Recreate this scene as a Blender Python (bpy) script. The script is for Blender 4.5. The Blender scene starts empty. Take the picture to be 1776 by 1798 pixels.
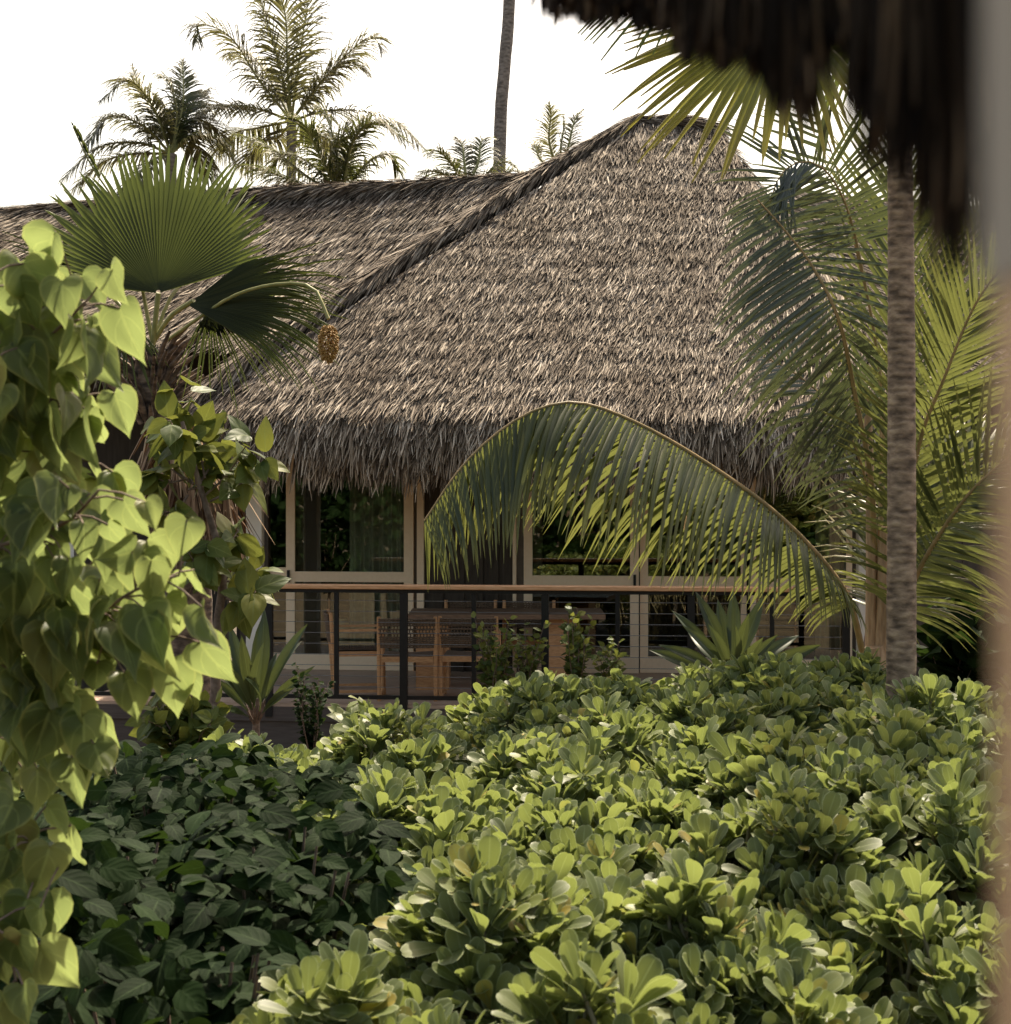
import bpy, math, random
import numpy as np
from mathutils import Vector

# ------------------------------------------------------------------ camera, sky, sun, exposure
SC = bpy.context.scene
F = 2925.0            # focal length in photo pixels (photo is 1776 x 1798)
HZ = 850.0            # row of the horizon
CZ = 2.7              # eye height
cd = bpy.data.cameras.new("camera")
cam = bpy.data.objects.new("camera", cd)
SC.collection.objects.link(cam)
cam.location = (0, 0, CZ)
cam.rotation_euler = (math.radians(90), 0, 0)
cd.sensor_fit = 'HORIZONTAL'
cd.sensor_width = 36.0
cd.lens = 36.0 * F / 1776.0
cd.shift_y = -(899.0 - HZ) / 1776.0
cd.clip_start = 0.02
cd.clip_end = 3000
cd.dof.use_dof = True
cd.dof.focus_distance = 10.5
cd.dof.aperture_fstop = 8.5
SC.camera = cam

SUN_EL = math.radians(55)
SUN_AZ = math.radians(14)      # clockwise from +Y (towards +X)
wd = bpy.data.worlds.new("World")
SC.world = wd
wd.use_nodes = True
nt = wd.node_tree
bg = nt.nodes['Background']
sky = nt.nodes.new('ShaderNodeTexSky')
sky.sky_type = 'NISHITA'
sky.sun_disc = False
sky.sun_elevation = SUN_EL
sky.sun_rotation = SUN_AZ
sky.dust_density = 4.0
sky.air_density = 1.0
sky.ozone_density = 0.6
bg.inputs['Strength'].default_value = 0.15
warm = nt.nodes.new('ShaderNodeMix'); warm.data_type = 'RGBA'; warm.blend_type = 'MULTIPLY'; warm.inputs[0].default_value = 1
warm.inputs[7].default_value = (1.0, .885, .72, 1)
nt.links.new(sky.outputs[0], warm.inputs[6]); nt.links.new(warm.outputs[2], bg.inputs['Color'])
sl = bpy.data.lights.new("sun", 'SUN')
sl.energy = 4.4
sl.angle = math.radians(0.6)
sl.color = (1.0, 0.89, 0.70)
so = bpy.data.objects.new("sun", sl)
SC.collection.objects.link(so)
sdir = Vector((math.sin(SUN_AZ) * math.cos(SUN_EL), math.cos(SUN_AZ) * math.cos(SUN_EL), math.sin(SUN_EL)))
so.rotation_euler = sdir.to_track_quat('Z', 'Y').to_euler()
so.location = (5, 10, 20)
SC.view_settings.view_transform = 'Standard'
SC.view_settings.look = 'None'
SC.view_settings.gamma = 1
SC.view_settings.exposure = 1.22
SC.cycles.use_denoising = True
SC.cycles.max_bounces = 8
SC.cycles.transparent_max_bounces = 8
SC.cycles.transmission_bounces = 4
SC.cycles.diffuse_bounces = 4
SC.cycles.glossy_bounces = 3
SC.cycles.sample_clamp_indirect = 6.0

rng = np.random.default_rng(7)
random.seed(7)

# ------------------------------------------------------------------ helpers
def P(px, py, Y):
    return np.array([(px - 888.0) / F * Y, Y, CZ - (py - HZ) / F * Y])

def PL(*a):
    return [P(*q) for q in a]

def nrm(v):
    v = np.asarray(v, float)
    return v / (np.linalg.norm(v, axis=-1, keepdims=True) + 1e-9)

UP = np.array([0, 0, 1.0])

class MB:
    """collects quad geometry with per-vertex uv and per-face material index"""
    def __init__(s):
        s.V = []; s.Fa = []; s.U = []; s.M = []; s.n = 0
    def add(s, v, f, uv=None, m=0):
        v = np.asarray(v, float).reshape(-1, 3); f = np.asarray(f, int).reshape(-1, 4)
        if uv is None: uv = np.zeros((len(v), 2))
        s.V.append(v); s.Fa.append(f + s.n); s.U.append(np.asarray(uv, float).reshape(-1, 2))
        s.M.append(np.full(len(f), m)); s.n += len(v)
    def inst(s, T, pos, R, sc, m=0):
        """many copies of template T=(v,f,uv)"""
        v, f, uv = T
        pos = np.asarray(pos, float); N = len(pos)
        if N == 0: return
        sc = np.asarray(sc, float)
        if sc.ndim == 1: sc = np.repeat(sc[:, None], 3, 1)
        vv = v[None] * sc[:, None, :]
        w = np.einsum('nij,nkj->nki', R, vv) + pos[:, None, :]
        ff = (f[None] + (np.arange(N) * len(v))[:, None, None]).reshape(-1, 4)
        s.add(w.reshape(-1, 3), ff, np.tile(uv, (N, 1)), m)
    def box(s, a, b, m=0, T=None):
        x0, y0, z0 = a; x1, y1, z1 = b
        v = np.array([(x, y, z) for z in (z0, z1) for y in (y0, y1) for x in (x0, x1)], float)
        if T is not None: v = T(v)
        s.add(v, [(0, 2, 3, 1), (4, 5, 7, 6), (0, 1, 5, 4), (2, 6, 7, 3), (0, 4, 6, 2), (1, 3, 7, 5)], None, m)
    def tube(s, pts, rad, n=6, m=0, cap=True):
        pts = np.asarray(pts, float); k = len(pts)
        rad = np.broadcast_to(np.asarray(rad, float), (k,))
        t = nrm(np.gradient(pts, axis=0))
        ref = np.array([0.13, 0.97, 0.21]) if abs(t[0][2]) > .8 else UP
        a = nrm(np.cross(t, ref)); b = np.cross(t, a)
        th = np.linspace(0, 2 * math.pi, n, endpoint=False)
        v = pts[:, None] + rad[:, None, None] * (np.cos(th)[None, :, None] * a[:, None] + np.sin(th)[None, :, None] * b[:, None])
        f = []
        for i in range(k - 1):
            for j in range(n):
                j2 = (j + 1) % n
                f.append((i * n + j, i * n + j2, (i + 1) * n + j2, (i + 1) * n + j))
        uv = np.stack([np.tile(th / 6.283, k), np.repeat(np.linspace(0, 1, k), n)], 1)
        s.add(v.reshape(-1, 3), f, uv, m)
        if cap:
            for e in (0, k - 1):
                ring = v[e]; c = ring.mean(0, keepdims=True)
                vv = np.concatenate([ring, c])
                if n % 2 == 0:
                    s.add(vv, [(j, (j + 1) % n, (j + 2) % n, n) for j in range(0, n, 2)], None, m)
    def build(s, name, mats, parent=None, smooth=True, loc=None):
        V = np.concatenate(s.V); Fc = np.concatenate(s.Fa); U = np.concatenate(s.U); M = np.concatenate(s.M)
        org = np.zeros(3)
        if parent is not None:
            org = np.array(world_loc(parent))
        elif loc is not None:
            org = np.array(loc, float)
        V = V - org
        me = bpy.data.meshes.new(name)
        me.vertices.add(len(V)); me.vertices.foreach_set('co', V.astype(np.float32).ravel())
        me.loops.add(len(Fc) * 4); me.loops.foreach_set('vertex_index', Fc.astype(np.int32).ravel())
        me.polygons.add(len(Fc)); me.polygons.foreach_set('loop_start', (np.arange(len(Fc)) * 4).astype(np.int32))
        me.polygons.foreach_set('material_index', M.astype(np.int32))
        me.polygons.foreach_set('use_smooth', np.full(len(Fc), smooth))
        me.update(calc_edges=True)
        ul = me.uv_layers.new(name='UVMap')
        ul.data.foreach_set('uv', U[Fc.ravel()].astype(np.float32).ravel())
        if not isinstance(mats, (list, tuple)): mats = [mats]
        for m in mats: me.materials.append(m)
        o = bpy.data.objects.new(name, me)
        SC.collection.objects.link(o)
        if parent is not None: o.parent = parent
        else: o.location = org
        return o

def world_loc(o):
    l = Vector((0, 0, 0))
    while o is not None:
        l = l + o.location; o = o.parent
    return l

def thing(name, label, cat, loc=(0, 0, 0), group=None):
    o = bpy.data.objects.new(name, None)
    o.empty_display_size = .2
    SC.collection.objects.link(o); o.location = tuple(float(c) for c in loc)
    o['label'] = label; o['category'] = cat
    if group: o['group'] = group
    return o

def tag(o, label=None, cat=None, group=None, kind=None):
    if label: o['label'] = label
    if cat: o['category'] = cat
    if group: o['group'] = group
    if kind: o['kind'] = kind
    return o

def copy_tree(o, parent=None):
    c = o.copy(); SC.collection.objects.link(c); c.parent = parent
    for ch in list(o.children): copy_tree(ch, c)
    return c

def spline(pts, n):
    pts = np.asarray(pts, float)
    if len(pts) == 2:
        t = np.linspace(0, 1, n)[:, None]
        return pts[0] * (1 - t) + pts[1] * t
    e = np.concatenate([[2 * pts[0] - pts[1]], pts, [2 * pts[-1] - pts[-2]]])
    seg = len(pts) - 1
    out = []
    for q in np.linspace(0, seg - 1e-6, n):
        i = int(q); t = q - i
        p0, p1, p2, p3 = e[i], e[i + 1], e[i + 2], e[i + 3]
        out.append(.5 * ((2 * p1) + (-p0 + p2) * t + (2 * p0 - 5 * p1 + 4 * p2 - p3) * t * t + (-p0 + 3 * p1 - 3 * p2 + p3) * t ** 3))
    out = np.array(out)
    # even arc length
    d = np.concatenate([[0], np.cumsum(np.linalg.norm(np.diff(out, axis=0), axis=1))])
    q = np.linspace(0, d[-1], n)
    return np.stack([np.interp(q, d, out[:, k]) for k in range(3)], 1)

def basis(y, z):
    """rotation matrices with local y along y and local z near z"""
    y = nrm(y); x = nrm(np.cross(y, z)); z = np.cross(x, y)
    return np.stack([x, y, z], -1)

# ------------------------------------------------------------------ materials
def newmat(name):
    m = bpy.data.materials.new(name); m.use_nodes = True
    n = m.node_tree.nodes; l = m.node_tree.links
    return m, n, l, n['Principled BSDF']

def ramp(n, stops):
    r = n.new('ShaderNodeValToRGB')
    e = r.color_ramp.elements
    while len(e) < len(stops): e.new(0.5)
    for i, (p, c) in enumerate(stops):
        e[i].position = p; e[i].color = (*c, 1)
    return r

def noise_mat(name, c1, c2, scale=5, rough=.7, bump=.2, stretch=(1, 1, 1), detail=6, spec=.3, bdist=.01):
    m, n, l, b = newmat(name)
    tc = n.new('ShaderNodeTexCoord'); mp = n.new('ShaderNodeMapping'); mp.inputs['Scale'].default_value = stretch
    l.new(tc.outputs['Object'], mp.inputs[0])
    ns = n.new('ShaderNodeTexNoise'); ns.inputs['Scale'].default_value = scale; ns.inputs['Detail'].default_value = detail
    l.new(mp.outputs[0], ns.inputs['Vector'])
    r = ramp(n, [(.3, c1), (.7, c2)])
    l.new(ns.outputs['Fac'], r.inputs[0]); l.new(r.outputs[0], b.inputs['Base Color'])
    b.inputs['Roughness'].default_value = rough
    b.inputs['Specular IOR Level'].default_value = spec
    if bump:
        bp = n.new('ShaderNodeBump'); bp.inputs['Strength'].default_value = bump; bp.inputs['Distance'].default_value = bdist
        l.new(ns.outputs['Fac'], bp.inputs['Height']); l.new(bp.outputs[0], b.inputs['Normal'])
    return m

def leaf_mat(name, stops, trans, tfac=.4, rough=.45, rim=None, vein=None, tip=None, spec=.4, sidev=0., nscale=9., mottle=.35, bstr=.2, odd=None):
    """stops: colours over random-per-leaf; uv x: 0 midrib..1 edge, uv y: base..tip"""
    m, n, l, b = newmat(name)
    g = n.new('ShaderNodeNewGeometry')
    r = ramp(n, [(i / max(1, len(stops) - 1) * (.95 if odd else 1), c) for i, c in enumerate(stops)] + ([(.975, odd)] if odd else []))
    l.new(g.outputs['Random Per Island'], r.inputs[0])
    col = r.outputs[0]
    uv = n.new('ShaderNodeUVMap'); sp = n.new('ShaderNodeSeparateXYZ'); l.new(uv.outputs[0], sp.inputs[0])
    ab = n.new('ShaderNodeMath'); ab.operation = 'ABSOLUTE'; l.new(sp.outputs[0], ab.inputs[0])
    def mix(fac, c, amt=1.0, mode='MIX'):
        nonlocal col
        mx = n.new('ShaderNodeMix'); mx.data_type = 'RGBA'; mx.blend_type = mode
        if fac is None: mx.inputs[0].default_value = amt
        else:
            ml = n.new('ShaderNodeMath'); ml.operation = 'MULTIPLY'; ml.inputs[1].default_value = amt
            l.new(fac, ml.inputs[0]); l.new(ml.outputs[0], mx.inputs[0])
        l.new(col, mx.inputs[6])
        if hasattr(c, 'links'): l.new(c, mx.inputs[7])
        else: mx.inputs[7].default_value = (*c, 1)
        col = mx.outputs[2]
    def rng_(src, a, bb, c=0., d=1.):
        mr = n.new('ShaderNodeMapRange'); l.new(src, mr.inputs[0])
        for i, q in enumerate((a, bb, c, d)): mr.inputs[i + 1].default_value = q
        return mr.outputs[0]
    # mottling
    tc = n.new('ShaderNodeTexCoord')
    ns = n.new('ShaderNodeTexNoise'); ns.inputs['Scale'].default_value = nscale; ns.inputs['Detail'].default_value = 5
    l.new(tc.outputs['Object'], ns.inputs['Vector'])
    dk = n.new('ShaderNodeMix'); dk.data_type = 'RGBA'; dk.blend_type = 'MULTIPLY'; dk.inputs[0].default_value = 1
    gr = ramp(n, [(.3, (1 - mottle,) * 3), (.7, (1 + 0 * mottle,) * 3)]); l.new(ns.outputs['Fac'], gr.inputs[0])
    l.new(col, dk.inputs[6]); l.new(gr.outputs[0], dk.inputs[7]); col = dk.outputs[2]
    h = None
    if sidev:
        a1 = n.new('ShaderNodeMath'); a1.operation = 'MULTIPLY'; a1.inputs[1].default_value = sidev; l.new(sp.outputs[1], a1.inputs[0])
        a2 = n.new('ShaderNodeMath'); a2.operation = 'MULTIPLY_ADD'; a2.inputs[1].default_value = -sidev * .35
        l.new(ab.outputs[0], a2.inputs[0]); l.new(a1.outputs[0], a2.inputs[2])
        a3 = n.new('ShaderNodeMath'); a3.operation = 'SINE'; l.new(a2.outputs[0], a3.inputs[0])
        h = a3.outputs[0]
        if vein: mix(rng_(h, .93, 1.), vein, .5)
    if vein: mix(rng_(ab.outputs[0], .10, .02), vein, .8)
    if rim: mix(rng_(ab.outputs[0], .86, .97), rim, .8)
    if tip: mix(rng_(sp.outputs[1], .55, 1.), tip, .7)
    l.new(col, b.inputs['Base Color'])
    b.inputs['Roughness'].default_value = rough
    b.inputs['Specular IOR Level'].default_value = spec
    if h is not None:
        bp = n.new('ShaderNodeBump'); bp.inputs['Strength'].default_value = bstr; bp.inputs['Distance'].default_value = .003
        l.new(h, bp.inputs['Height']); l.new(bp.outputs[0], b.inputs['Normal'])
    tr = n.new('ShaderNodeBsdfTranslucent')
    tm = n.new('ShaderNodeMix'); tm.data_type = 'RGBA'; tm.blend_type = 'MIX'; tm.inputs[0].default_value = .72
    l.new(col, tm.inputs[6]); tm.inputs[7].default_value = (*trans, 1)
    l.new(tm.outputs[2], tr.inputs['Color'])
    ms = n.new('ShaderNodeMixShader'); ms.inputs[0].default_value = tfac
    l.new(b.outputs[0], ms.inputs[1]); l.new(tr.outputs[0], ms.inputs[2])
    l.new(ms.outputs[0], n['Material Output'].inputs['Surface'])
    return m

MT = {}
MT['soil'] = noise_mat('soil', (.035, .025, .016), (.09, .065, .04), 3, .95, .5)
MT['thatch_bed'] = noise_mat('thatch_bed', (.02, .015, .01), (.06, .043, .03), 14, .95, .8, (1, 1, 1))
def thatch_mat(name, stops):
    m, n, l, b = newmat(name)
    g = n.new('ShaderNodeNewGeometry')
    r = ramp(n, stops)
    l.new(g.outputs['Random Per Island'], r.inputs[0])
    tc = n.new('ShaderNodeTexCoord')
    ns = n.new('ShaderNodeTexNoise'); ns.inputs['Scale'].default_value = 1.6; ns.inputs['Detail'].default_value = 5
    l.new(tc.outputs['Object'], ns.inputs['Vector'])
    gr = ramp(n, [(.32, (.62, .58, .54)), (.66, (1, 1, 1))]); l.new(ns.outputs['Fac'], gr.inputs[0])
    mx = n.new('ShaderNodeMix'); mx.data_type = 'RGBA'; mx.blend_type = 'MULTIPLY'; mx.inputs[0].default_value = 1
    l.new(r.outputs[0], mx.inputs[6]); l.new(gr.outputs[0], mx.inputs[7])
    l.new(mx.outputs[2], b.inputs['Base Color'])
    b.inputs['Roughness'].default_value = .85; b.inputs['Specular IOR Level'].default_value = .12
    return m
MT['thatch'] = thatch_mat('thatch', [(0, (.035, .026, .018)), (.3, (.095, .073, .054)), (.6, (.205, .165, .128)), (.85, (.38, .32, .255)), (1, (.66, .57, .46))])
MT['thatch_fringe'] = thatch_mat('thatch_fringe', [(0, (.04, .029, .02)), (.3, (.13, .098, .07)), (.6, (.36, .285, .21)), (.85, (.66, .54, .41)), (1, (.90, .78, .62))])
MT['thatch_cap'] = thatch_mat('thatch_cap', [(0, (.045, .034, .025)), (.35, (.135, .105, .08)), (.8, (.30, .245, .19)), (1, (.52, .44, .35))])
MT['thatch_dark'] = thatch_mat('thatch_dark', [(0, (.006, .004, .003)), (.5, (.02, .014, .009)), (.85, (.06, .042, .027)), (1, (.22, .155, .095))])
MT['frame'] = noise_mat('painted_frame', (.86, .66, .44), (.91, .71, .49), 30, .5, .05)
MT['frame_dark'] = noise_mat('bronze_frame', (.11, .085, .06), (.14, .11, .08), 20, .45, .05)
MT['post'] = noise_mat('painted_post', (.74, .68, .58), (.80, .74, .64), 12, .6, .1)
MT['siding'] = noise_mat('dark_siding', (.045, .034, .024), (.075, .057, .041), 6, .7, .2, (6, 6, .6))
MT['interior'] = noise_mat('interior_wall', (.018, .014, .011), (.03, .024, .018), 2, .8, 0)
MT['curtain'] = noise_mat('curtain_cloth', (.40, .41, .36), (.50, .51, .45), 40, .9, .1)
MT['deck'] = noise_mat('deck_boards', (.38, .25, .17), (.55, .39, .28), 5, .6, .2, (1, 14, 14))
MT['fascia'] = noise_mat('deck_fascia', (.075, .055, .045), (.11, .085, .07), 5, .7, .2, (1, 1, 10))
MT['teak'] = noise_mat('teak', (.45, .22, .09), (.66, .37, .18), 7, .45, .1, (3, 3, 14))
MT['table'] = noise_mat('table_wood', (.16, .09, .05), (.26, .155, .09), 7, .6, .1, (2, 12, 12))
MT['handrail'] = noise_mat('handrail_wood', (.50, .25, .11), (.68, .38, .20), 6, .4, .1, (1, 12, 12))
MT['steel'] = noise_mat('black_steel', (.008, .008, .008), (.014, .013, .012), 20, .4, 0)
MT['cable'] = noise_mat('steel_cable', (.16, .15, .14), (.2, .19, .18), 20, .35, 0)
MT['rope'] = noise_mat('dark_rope', (.10, .065, .04), (.19, .13, .085), 60, .8, .4)
MT['near_post'] = noise_mat('near_post_wood', (.52, .33, .185), (.60, .39, .23), 3, .6, .1, (4, 4, .6))
MT['near_post_grey'] = noise_mat('near_post_upper_grey', (.27, .24, .19), (.33, .295, .24), 6, .8, .1)  # greyer tone for the upper part of the near post
MT['bark_brown'] = noise_mat('branch_bark', (.10, .065, .045), (.22, .16, .12), 30, .8, .4)
MT['petiole'] = noise_mat('petiole_green', (.16, .17, .05), (.30, .27, .10), 12, .5, .1)
MT['rachis'] = noise_mat('rachis_tan', (.20, .15, .06), (.36, .24, .11), 12, .5, .1)
MT['dead'] = thatch_mat('dead_fronds', [(0, (.10, .055, .03)), (.5, (.26, .16, .095)), (1, (.50, .36, .23))])

# glass: reflective clear pane
m, n, l, b = newmat('glass')
tr = n.new('ShaderNodeBsdfTransparent'); tr.inputs[0].default_value = (.90, .92, .86, 1)
gl = n.new('ShaderNodeBsdfGlossy'); gl.inputs['Roughness'].default_value = .01; gl.inputs['Color'].default_value = (.9, .92, .85, 1)
fr = n.new('ShaderNodeFresnel'); fr.inputs[0].default_value = 1.9
ms = n.new('ShaderNodeMixShader')
ad = n.new('ShaderNodeMath'); ad.operation = 'MULTIPLY_ADD'; ad.inputs[1].default_value = .8; ad.inputs[2].default_value = .05
l.new(fr.outputs[0], ad.inputs[0]); l.new(ad.outputs[0], ms.inputs[0])
l.new(tr.outputs[0], ms.inputs[1]); l.new(gl.outputs[0], ms.inputs[2]); l.new(ms.outputs[0], n['Material Output'].inputs['Surface'])
MT['glass'] = m

def trunk_mat(name, c1, c2, c3, rings):
    m, n, l, b = newmat(name)
    tc = n.new('ShaderNodeTexCoord')
    ns = n.new('ShaderNodeTexNoise'); ns.inputs['Scale'].default_value = 14; ns.inputs['Detail'].default_value = 8
    mp = n.new('ShaderNodeMapping'); mp.inputs['Scale'].default_value = (1, 1, 2.2)
    l.new(tc.outputs['Object'], mp.inputs[0]); l.new(mp.outputs[0], ns.inputs['Vector'])
    wv = n.new('ShaderNodeTexWave'); wv.bands_direction = 'Z'; wv.inputs['Scale'].default_value = rings
    wv.inputs['Distortion'].default_value = 2.2; wv.inputs['Detail'].default_value = 4; wv.inputs['Detail Scale'].default_value = 2.0
    l.new(tc.outputs['Object'], wv.inputs['Vector'])
    r = ramp(n, [(.34, c1), (.5, c2), (.68, c3)])
    av = n.new('ShaderNodeMath'); av.operation = 'MULTIPLY_ADD'; av.inputs[1].default_value = .07
    l.new(wv.outputs['Fac'], av.inputs[0])
    s2 = n.new('ShaderNodeMath'); s2.operation = 'MULTIPLY'; s2.inputs[1].default_value = .92
    l.new(ns.outputs['Fac'], s2.inputs[0]); l.new(s2.outputs[0], av.inputs[2])
    l.new(av.outputs[0], r.inputs[0]); l.new(r.outputs[0], b.inputs['Base Color'])
    bp = n.new('ShaderNodeBump'); bp.inputs['Strength'].default_value = .9; bp.inputs['Distance'].default_value = .012
    l.new(av.outputs[0], bp.inputs['Height']); l.new(bp.outputs[0], b.inputs['Normal'])
    b.inputs['Roughness'].default_value = .85
    return m
MT['trunk_near'] = trunk_mat('ringed_trunk', (.085, .055, .034), (.23, .155, .10), (.42, .30, .195), 10)
MT['trunk_grey'] = trunk_mat('grey_trunk', (.10, .08, .065), (.20, .165, .135), (.30, .25, .21), 4)
MT['trunk_fibre'] = trunk_mat('fibrous_trunk', (.04, .025, .017), (.12, .08, .055), (.26, .18, .12), 3)

MT['naupaka'] = leaf_mat('naupaka_leaf', [(.072, .096, .032), (.108, .136, .045), (.155, .185, .062), (.22, .245, .082)], (.32, .38, .09), .36, .48, rim=(.38, .42, .24), vein=(.22, .26, .12), mottle=.3, spec=.3, odd=(.36, .28, .06))
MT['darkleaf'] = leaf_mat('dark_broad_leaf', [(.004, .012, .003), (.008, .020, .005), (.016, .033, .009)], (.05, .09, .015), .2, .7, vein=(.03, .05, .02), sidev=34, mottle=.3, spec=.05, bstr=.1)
MT['heart'] = leaf_mat('heart_leaf', [(.055, .08, .022), (.08, .11, .03), (.11, .14, .035), (.17, .17, .045)], (.34, .42, .14), .50, .42, rim=(.28, .27, .07), vein=(.30, .34, .10), sidev=22, mottle=.38, nscale=14, spec=.3, odd=(.22, .15, .05))
MT['glossy'] = leaf_mat('glossy_leaf', [(.03, .055, .015), (.05, .085, .02), (.09, .12, .025), (.17, .17, .03)], (.30, .32, .06), .30, .5, vein=(.13, .16, .05), sidev=18, spec=.15)
MT['lily'] = leaf_mat('strap_leaf', [(.018, .032, .012), (.028, .048, .018), (.045, .07, .028)], (.16, .19, .05), .22, .4, vein=(.08, .11, .05), spec=.3)
MT['frond'] = leaf_mat('coconut_leaflet', [(.030, .040, .018), (.05, .064, .025), (.085, .098, .034)], (.22, .24, .06), .36, .28, tip=(.26, .23, .06), spec=.4, mottle=.15)
MT['frond_grey'] = leaf_mat('coconut_leaflet_blue', [(.028, .037, .024), (.045, .056, .037), (.075, .088, .055)], (.13, .16, .05), .22, .26, tip=(.20, .19, .08), spec=.7, mottle=.15)
MT['frond_far'] = leaf_mat('far_palm_leaflet', [(.042, .048, .028), (.065, .07, .038), (.105, .105, .048)], (.24, .23, .08), .3, .42, tip=(.16, .12, .05), mottle=.2)
MT['frond_yel'] = leaf_mat('yellow_palm_leaflet', [(.035, .047, .015), (.055, .07, .02), (.10, .11, .03)], (.19, .21, .05), .36, .4, tip=(.36, .27, .07), mottle=.2)
MT['fan'] = leaf_mat('fan_palm_blade', [(.025, .031, .011), (.036, .043, .015), (.056, .062, .02)], (.15, .19, .04), .26, .5, tip=(.22, .25, .06), spec=.2, mottle=.12)
MT['fan_yel'] = leaf_mat('fan_palm_blade_yellow', [(.08, .11, .025), (.12, .15, .03), (.19, .20, .035)], (.34, .35, .07), .42, .36, tip=(.42, .27, .05), spec=.4, mottle=.12)

# ------------------------------------------------------------------ templates
def leaf_template(out, mid, fold=.08, bend=.15, ncol=2, wave=0., seed=0):
    """out: half outline [(x,y)], mid: y of matching midrib points"""
    out = np.array(out, float); mid = np.array(mid, float); K = len(out)
    r = np.random.default_rng(seed)
    cols = []
    fr = np.linspace(0, 1, ncol + 1)
    V = []; U = []
    for side in (1, -1):
        ph = r.uniform(0, 6)
        for c in fr:
            for k in range(K):
                x = out[k, 0] * c * side; y = mid[k] * (1 - c) + out[k, 1] * c
                z = fold * abs(x) * 2 * (1 - .6 * c) - bend * y * y + wave * math.sin(y * 9 + ph) * c * c
                V.append((x, y, z)); U.append((c * side if True else 0, k / (K - 1)))
    Fq = []
    nside = (ncol + 1) * K
    for s_ in range(2):
        o = s_ * nside
        for c in range(ncol):
            for k in range(K - 1):
                a = o + c * K + k; b_ = a + K
                q = (a, b_, b_ + 1, a + 1) if s_ == 0 else (a, a + 1, b_ + 1, b_)
                Fq.append(q)
    # weld the midrib
    V = np.array(V); Fq = np.array(Fq); U = np.array(U)
    remap = np.arange(len(V)); remap[nside:nside + K] = np.arange(K)
    Fq = remap[Fq]
    used = np.unique(Fq); inv = np.zeros(len(V), int); inv[used] = np.arange(len(used))
    return V[used], inv[Fq], U[used]

HEART_O = [(0, 0), (.10, -.10), (.26, -.13), (.40, -.04), (.47, .12), (.45, .30), (.37, .48), (.26, .64), (.13, .80), (.05, .91), (0, 1.03)]
HEART_M = [0, .02, .05, .10, .18, .30, .44, .59, .75, .88, 1.0]
HEART = [leaf_template(HEART_O, HEART_M, f, b_, 3, w, s_) for f, b_, w, s_ in ((.25, .25, .03, 1), (.45, .1, .05, 2), (.1, .5, .04, 3), (.6, .35, .05, 4))]
OVATE_O = [(0, 0), (.12, .03), (.25, .13), (.32, .28), (.33, .42), (.28, .58), (.19, .74), (.09, .88), (0, 1)]
OVATE_M = [0, .06, .16, .28, .42, .56, .72, .87, 1]
OVATE = [leaf_template(OVATE_O, OVATE_M, f, b_, 2, w, s_) for f, b_, w, s_ in ((.12, .2, .01, 1), (.25, .1, .015, 2), (.05, .35, .02, 3))]
OBO_O = [(0.0, 0), (.03, .1), (.055, .25), (.10, .42), (.155, .6), (.19, .75), (.185, .87), (.125, .965), (.055, .995), (0, .985)]
OBO_M = [0, .1, .25, .42, .58, .72, .83, .92, .965, .985]
OBO = [leaf_template(OBO_O, OBO_M, f, b_, 2, w, s_) for f, b_, w, s_ in ((.18, .16, 0.004, 1), (.28, .05, .006, 2), (.1, .3, .008, 3))]
LANCE_O = [(.0, 0), (.02, .02), (.05, .15), (.10, .32), (.13, .5), (.12, .66), (.08, .82), (.03, .94), (0, 1)]
LANCE_M = [0, .02, .15, .32, .5, .66, .82, .94, 1]
LANCE = [leaf_template(LANCE_O, LANCE_M, f, b_, 2, w, s_) for f, b_, w, s_ in ((.5, .12, .006, 1), (.4, .38, .01, 2), (.5, .65, .01, 3))]

def inst_var(mb, temps, pos, R, sc, m=0):
    pos = np.asarray(pos); R = np.asarray(R); sc = np.asarray(sc)
    k = rng.integers(0, len(temps), len(pos))
    for i, T in enumerate(temps):
        q = k == i
        if q.any(): mb.inst(T, pos[q], R[q], sc[q], m)

# ------------------------------------------------------------------ ground
mb = MB()
gx = np.concatenate([[-900, -200, -60], np.linspace(-20, 20, 30), [60, 200, 900]])
gy = np.concatenate([[-600, -100, -30], np.linspace(-10, 40, 40), [80, 250, 1500]])
XX, YY = np.meshgrid(gx, gy, indexing='ij')
ZZ = rng.normal(0, .015, XX.shape)
ix = np.arange(len(gx) * len(gy)).reshape(len(gx), len(gy))
fq = np.stack([ix[:-1, :-1], ix[1:, :-1], ix[1:, 1:], ix[:-1, 1:]], -1).reshape(-1, 4)
mb.add(np.stack([XX, YY, ZZ], -1).reshape(-1, 3), fq)
g = mb.build('ground', MT['soil']); tag(g, 'dark bare garden soil under the shrubs', None, None, 'structure')

# ------------------------------------------------------------------ house frame of reference (turned slightly)
YAW = math.radians(6)
def house_T(Y0):
    """local (u along wall, v away from viewer, z) -> world, origin on the line x=0,Y=Y0"""
    c, s_ = math.cos(YAW), math.sin(YAW)
    def T(v):
        v = np.asarray(v, float).reshape(-1, 3)
        return np.stack([v[:, 0] * c + v[:, 1] * s_, Y0 - v[:, 0] * s_ + v[:, 1] * c, v[:, 2]], 1)
    return T
def U_(px, Y0):
    k = (px - 888.0) / F
    Y = Y0 / (1 + k * math.tan(YAW))
    return k * Y / math.cos(YAW)
def Zr(px, py, Y0):
    k = (px - 888.0) / F
    Y = Y0 / (1 + k * math.tan(YAW))
    return CZ - (py - HZ) / F * Y

DW = 17.7; DR = 15.0; DECK = .70
TW = house_T(DW); TR = house_T(DR)

house = thing('thatched_house', 'large house under the tall steep brown thatched roof, glass doors opening on a deck', 'house', (0.8, 18, 0))

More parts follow.
